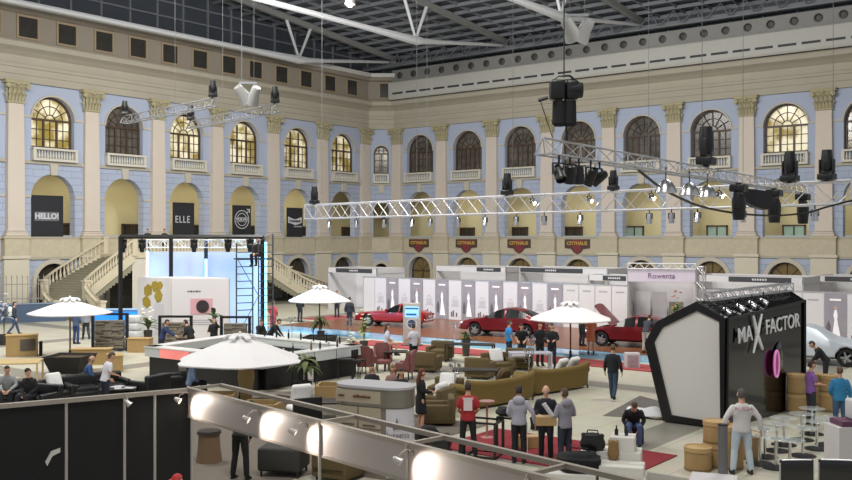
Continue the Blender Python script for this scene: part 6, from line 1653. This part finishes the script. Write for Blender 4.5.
# papers and stuff beside the black box
mb = MB(); pts = [P(603, 416), P(640, 396), P(662, 402), P(664, 420)]; mb.prism([(p.x, p.y) for p in pts], .0, .012); tag(mb.build('floor_mat', M('grey_mat', '#66615C', .8), smooth=False), 'grey floor mat left of the black box', 'mat')
t = thing('sheet_bundle', 'crumpled white sheets on the floor by the black box', 'sheet', P(650, 416), 0)
mb = MB(); mb.sphere((0, 0, .1), (.75, .5, .12), 18, 8, None, lambda p: (p[0] * (1 + .2 * math.sin(6 * p[1])), p[1] * (1 + .25 * math.sin(5 * p[0])), p[2] * (1 + .4 * math.sin(7 * p[0] + 3 * p[1])))); mb.build('sheet', M('sheet_white', '#D6D6D6', .8, var=.05), t)
t = thing('stool', 'dark cube stool under the seated man in jeans', 'stool', P(634, 443), YAW); mb = MB(); mb.rbox((0, 0, .22), (.42, .4, .44), .04); mb.build('upholstery', BLACKM, t)

# right side: drums, glass tables, displays
for px, py, h, r, lab, z in ((797, 413, .56, .27, 'lower cardboard drum of the stack nearest the black box', 0), (829, 411, .56, .27, 'cardboard drum between the purple and blue shirted men', 0), (812, 404, .56, .27, 'cardboard drum right behind the two-drum stack', 0), (820, 397, .56, .27, 'cardboard drum farthest back beside the covered car', 0), (806, 395, .56, .27, 'cardboard drum behind the stack by the oval mirror', 0), (698, 470, .52, .29, 'short cardboard drum left of the grey pillar', 0), (716, 466, .52, .28, 'lower cardboard drum behind the grey pillar', 0), (731, 468, .95, .27, 'tall cardboard drum between the grey pillar and the man in white', 0), (748, 458, .6, .27, 'cardboard drum behind the legs of the man in white', 0)):
    drum(P(px, py), lab, r, h)
for px, py, z, h, lab in ((797, 413, .56, .58, 'upper cardboard drum of the stack nearest the black box'), (829, 411, .56, .5, 'upper cardboard drum between the purple and blue shirted men'), (812, 404, .56, .4, 'upper cardboard drum right behind the two-drum stack'), (716, 466, .52, .5, 'upper cardboard drum behind the grey pillar')):
    p = P(px, py); drum((p.x, p.y, z), lab, .275, h)
gt = [(765, 457), (777, 451), (803, 456), (817, 449), (802, 440), (828, 445), (776, 468), (760, 464), (784, 445), (812, 434), (790, 470)]
for i, (px, py) in enumerate(gt): glass_table(P(px, py), 'glass topped round table with chrome column, right foreground cluster', .66, .33, 'glass topped round tables at the lower right')
t = thing('pillar', 'grey metal cylinder standing on the white plinth at the lower right', 'pillar', P(723, 473, .9), 0); mb = MB(); mb.lathe([(.085, 0), (.085, .86)], n=20); mb.build('cylinder', M('dull_metal', '#77777A', .35, .7, var=.04), t); mb = MB(); mb.lathe([(.088, .85), (.088, .87), (.06, .87)], n=20); mb.build('cap', BLACK, t)
t = thing('plinth', 'white angled plinth at the bottom edge under the grey cylinder', 'plinth', P(716, 478, .9) * Vector((1, 1, 0)) if False else Vector((P(714, 477, .9).x, P(714, 477, .9).y, 0)), .3)
mb = MB(); mb.box((0, -.05, .44), (.75, .6, .88)); mb.build('body', WHITEP, t, smooth=False); mb = MB(); mb.box((0, -.05, .89), (.78, .63, .02)); mb.build('top', WHITEP, t, smooth=False)
for i, (px, lab) in enumerate(((791, 'black framed chair back at the bottom right, left one'), (833, 'black framed chair back at the bottom right, right one'))):
    p = D(px, 17.6); t = thing('chair', lab, 'chair', p, R(0) + (.05, -.15)[i])
    mb = MB(); mb.rbox((0, .24, .72), (.64, .06, .6), .028, seg=3); mb.build('backrest', M('black_gloss_shell', '#131316', .12, var=0, spec=.7), t)
    mb = MB(); mb.path([(-.31, .25, .3), (-.31, .25, .95), (-.27, .25, 1.01), (.27, .25, 1.01), (.31, .25, .95), (.31, .25, .3)], .018, 8); mb.build('frame', ALU, t)
    mb = MB(); mb.rbox((0, -.05, .45), (.56, .54, .08), .03); mb.build('seat', LEATHER, t)
    legs4(t, .5, .5, .42, .018, ALU)
t = thing('display_cabinet', 'white display cabinet at the right edge', 'cabinet', D(850, 19.5), YAW + .1)
mb = MB(); mb.rbox((0, 0, .62), (.8, .6, 1.24), .01); mb.build('body', M('cabinet_pale', '#C9C4C4', .5, var=.03), t, smooth=False)
mb = MB(); mb.box((.05, 0, 1.3), (.7, .5, .1)); mb.build('purple_tray', M('purple_tray', '#5E3350', .4), t, smooth=False)
mb = MB(); mb.rbox((.2, 0, 1.56), (.42, .4, .42), .05); mb.build('white_top_box', WHITEP, t)
# ---------------------------------------------------------------- the people of the hall
GT = '#8E8C96'
def at(px, py): return P(px, py)
p = person(at(742, 474), 2, 'person in a white jumpsuit seen from behind at the lower right', '#CFCBCB', '#B9C6D2', '#4A4542', 'short', 'apart', 'wide', shoes='#2E2C2C', scale=1.04)
p.scale = (1.14, 1.14, 1.05)
text_part('RUSSIA', .1, M('jersey_red_print', '#A5555A', .7, var=0), p, (0, .143, 1.36), (PI / 2, 0, PI), .003, sx=1.1)
person(at(811, 425), 85, 'person in a purple shirt carrying things beside the cardboard drums', '#8B5FA3', '#33343A', '#33261F', 'short', 'stand', 'fwd', 'short', scale=1.0)
person(at(840, 434), 8, 'person in a blue checked shirt at the right edge, seen from behind', '#2E7CA8', '#3C5878', '#5A4630', 'short', 'stand', ('low', 'down'))
p = person(at(826, 388), 285, 'person in black and yellow bending beside the covered car', '#1C1C1E', '#24262B', '#3A2F28', 'short', 'stand', ('reach', 'fwd'), lean=38)
mb = MB(); mb.loft([[rotu(q, .95, math.radians(38)) for q in ell(h, a, b)] for h, a, b in ((1.38, .11, .085), (1.44, .085, .075), (1.46, .075, .065))]); mb.build('yellow_collar', cloth('#D8C82A'), p)
person(at(633, 446), 188, 'person in a black jacket sitting bent over on a dark cube', '#1D1E24', '#4A5F86', '#4A3626', 'short', 'sit', 'knee', lean=42, nod=28)
person(at(613, 400), 25, 'person in a dark jacket walking away toward the car stage', '#1E2126', '#34465A', '#5A4630', 'short', 'walk', 'down')
p = person(at(468, 458), 3, 'person in a red jersey seen from behind at the metal frame', '#A4282E', '#17181B', '#2A211E', 'short', 'apart', ('low', 'low'), 'short')
mb = MB(); mb.box((0, .135, 1.25), (.2, .012, .26)); mb.box((0, .14, 1.4), (.24, .01, .04)); mb.build('jersey_number', M('jersey_print', '#D8C8C8', .8, var=.1), p, smooth=False)
p = person(at(519, 463), 10, 'person in a grey hoodie and striped black trousers seen from behind', '#A6A4B0', '#16171A', '#221C1A', 'short', 'stand', ('low', 'wide')); hood(p, '#A6A4B0')
mb = MB(); mb.box((-.195, .02, .52), (.012, .03, .8)); mb.build('trouser_stripe', WHITEP, p, smooth=False)
person(at(546, 462), 190, 'person in a dark sweater with a pale blue collar facing the camera', '#1B1D27', '#24252B', '#B59A78', 'bald', 'stand', ('fwd', 'fwd'), skin=M('skin_pale', '#D2A58C', .55, var=.05))
carton(D(546, 21.0, ZD(425, 21.0)), YAW, 'small brown cardboard box held by the man in the dark sweater', (.45, .25, .2), CARDB)
p = person(at(565, 467), 335, 'person in a light grey hoodie with a paper roll, seen from behind', GT, '#2A3340', '#4A3B2A', 'short', 'stand', ('fwd', 'fwd')); hood(p, GT)
mb = MB(); a = D(549, 20.9, ZD(410, 20.9)); mb.tube(a + Vector((-.1, -.06, .14)), a + Vector((.07, .05, -.14)), .05, n=12); tag(mb.build('paper_roll', WHITEP), 'white paper roll held by the person in the light grey hoodie', 'paper roll')
person(at(421, 433), 70, 'person with long red-brown hair in a short black dress', '#17181A', '#17181A', '#5A2E20', 'long', 'stand', 'fwd', 'long', skirt=True, woman=True, scale=.96)
person(at(105, 411), 50, 'person in a white shirt and dark jeans standing bent over papers', '#D6D4DC', '#23283A', '#4A3A30', 'short', 'stand', ('low', 'fwd'), 'short', lean=14, nod=30)
person(at(86, 398), 75, 'bald person in a blue shirt sitting on the black sofa', '#33527F', '#24262E', '#6B5442', 'bald', 'sit', 'knee', lean=12, nod=20)
person(at(31, 414), 195, 'person in a black jacket sitting in the left foreground', '#1B1B1E', '#22232A', '#2A211E', 'short', 'sit', 'lap', lean=10, nod=25)
person(at(8, 410), 165, 'person in a pale jacket sitting at the left edge', '#9A9C9E', '#26282C', '#2A2220', 'short', 'sit', 'knee', lean=15, nod=5)
p = person(at(14, 335), 60, 'person with a white backpack standing at the far left', '#2F3440', '#3A4A62', '#2A211E', 'short', 'walk', 'down', vox=.03)
mb = MB(); mb.rbox((0, .2, 1.25), (.34, .2, .5), .08); mb.build('backpack', CUSH, p)
person(at(76, 344), 20, 'person in jeans under the left parasol, left of two', '#4A5A78', '#2E3F6A', '#2A211E', 'short', 'stand', 'low', vox=.03)
person(at(86, 340), 330, 'person in dark trousers under the left parasol, right of two', '#8E9098', '#2B2F3A', '#3A2C22', 'short', 'walk', 'down', vox=.03)
person(at(214, 358), 195, 'person in black behind the bar with raised hands', '#18191B', '#18191B', '#33261E', 'short', 'stand', ('up', 'fwd'), vox=.026)
person(at(162, 361), 80, 'person in a dark blue shirt working behind the bar at left', '#2A3A60', '#22252B', '#1E1A18', 'short', 'stand', 'reach', vox=.026, lean=15)
person(at(191, 360), 300, 'person in black with a white paper behind the bar', '#18191B', '#18191B', '#1E1A18', 'short', 'stand', 'fwd', vox=.026, lean=25)
person(at(259, 358), 150, 'person in black bending at the back of the bar, left of two', '#1C1A1C', '#18191B', '#4A2E22', 'bun', 'stand', 'reach', vox=.026, lean=25, woman=True)
person(at(270, 356), 100, 'person in black bending at the back of the bar, right of two', '#1C1C1F', '#18191B', '#241C1A', 'short', 'stand', 'reach', vox=.026, lean=35)
person(at(273, 333), 20, 'person in red overalls standing behind the scaffold tower', '#A2352E', '#8E2C2A', '#5A4030', 'short', 'stand', 'low', vox=.03)
person(D(258, 44.3), 200, 'person in black sitting on top of the scaffold tower', '#141416', '#141416', '#1E1A18', 'short', 'sithigh', 'lap', z=4.16, vox=.03, seat_z=.06)
person(at(349.5, 328), 10, 'person in dark clothes standing right of the middle parasol', '#24262A', '#2B2E33', '#2A211E', 'short', 'stand', 'down', vox=.03)
person(at(387, 360), 85, 'person in a pale top and black skirt sitting at the dark table', '#C9CCDA', '#18191B', '#3A2A22', 'long', 'sithigh', 'lap', 'short', skirt=True, woman=True, vox=.026, seat_z=.62)
person(at(413.5, 368), 330, 'person in a white shirt and black trousers in front of the info totem', '#CFCFDA', '#17181B', '#2A2622', 'short', 'stand', ('fwd', 'down'), 'short', woman=True, vox=.024)
person(at(509, 363), 70, 'person in a bright blue shirt by the car stage', '#2F86C8', '#2A3246', '#3A2C22', 'short', 'stand', 'down', 'short', vox=.026)
person(at(522, 365), 190, 'person in a black shirt bending over the table', '#1C1D20', '#2E3440', '#2A211E', 'short', 'stand', 'fwd', 'short', lean=22, vox=.026)
person(at(540, 366), 160, 'person in a black jacket standing left of the parasol pole', '#17181B', '#1D1E22', '#241C1A', 'short', 'stand', 'down', vox=.026)
person(at(552, 368), 195, 'person in an open black jacket with a grey shirt near the parasol', '#1A1B1F', '#202226', '#2A211E', 'short', 'stand', 'fwd', vox=.026)
person(P(591, 354, .12), 10, 'person in an orange dress on the car stage', '#D07A55', '#D07A55', '#3A2A20', 'short', 'stand', 'low', 'short', skirt=True, woman=True, z=.12, vox=.028)
person(P(582, 346, .12), 60, 'person in black behind the one in the orange dress', '#18191C', '#1C1D22', '#1C1817', 'short', 'stand', 'fwd', z=.12, vox=.028)
person(P(646, 353, .12), 40, 'person in pale trousers leaning into the red sedan', '#3A3C42', '#B9AFA0', '#2A211E', 'short', 'stand', 'reach', z=.12, lean=30, vox=.028)
person(at(300, 322), 30, 'person in dark clothes at the foot of the far staircase', '#1E2024', '#24262C', '#2A211E', 'short', 'stand', 'down', vox=.034)
person(at(337, 318), 200, 'person in black behind the middle parasol near the far stairs', '#1E2024', '#24262C', '#2A211E', 'short', 'stand', 'down', vox=.034)
person((-55.6, 39.6, 4), 170, 'person standing on the stair landing, left of two dark figures', '#1B1B1E', '#1B1B1E', '#1E1A18', 'short', 'stand', 'fwd', z=4.0, vox=.034)
person((-55.6, 41.0, 4), 190, 'person standing on the stair landing, right of two dark figures', '#22232A', '#1B1B1E', '#1E1A18', 'short', 'stand', 'fwd', z=4.0, vox=.034)
person(at(372, 410), 200, 'dark-haired person sitting behind the kiosk, left of three', '#222326', '#24262C', '#231B18', 'short', 'sit', 'lap', vox=.028)
person(at(393, 411), 190, 'fair person sitting behind the kiosk, middle of three', '#8E6E66', '#24262C', '#7A5A40', 'long', 'sit', 'lap', woman=True, vox=.028)
person(at(401, 416), 170, 'dark-haired person sitting behind the kiosk, right of three', '#2A2A2E', '#24262C', '#231B18', 'long', 'sit', 'lap', woman=True, vox=.028)
for px, py, tn, lab in ((372, 410, 200, 'olive armchair hidden behind the kiosk, left'), (393, 411, 190, 'olive armchair hidden behind the kiosk, middle'), (401, 416, 170, 'olive armchair hidden behind the kiosk, right')): pass
person(at(190, 401), 60, 'blurred person in a pale blue shirt sitting behind the corner of the fascia', '#8FA6D0', '#2A2C32', '#4A3A30', 'short', 'sit', 'lap', lean=12, vox=.026)
person(at(240, 480), 20, 'person in black standing below the pale fascia', '#17181A', '#141517', '#241C1A', 'short', 'apart', 'low', lean=35, nod=20)
person(D(178, 13.4), 200, 'person in a red and grey cap standing before the black partition at the bottom', '#B9B9BC', '#23252B', '#B02A28', 'cap', 'stand', 'low')
bake_all()
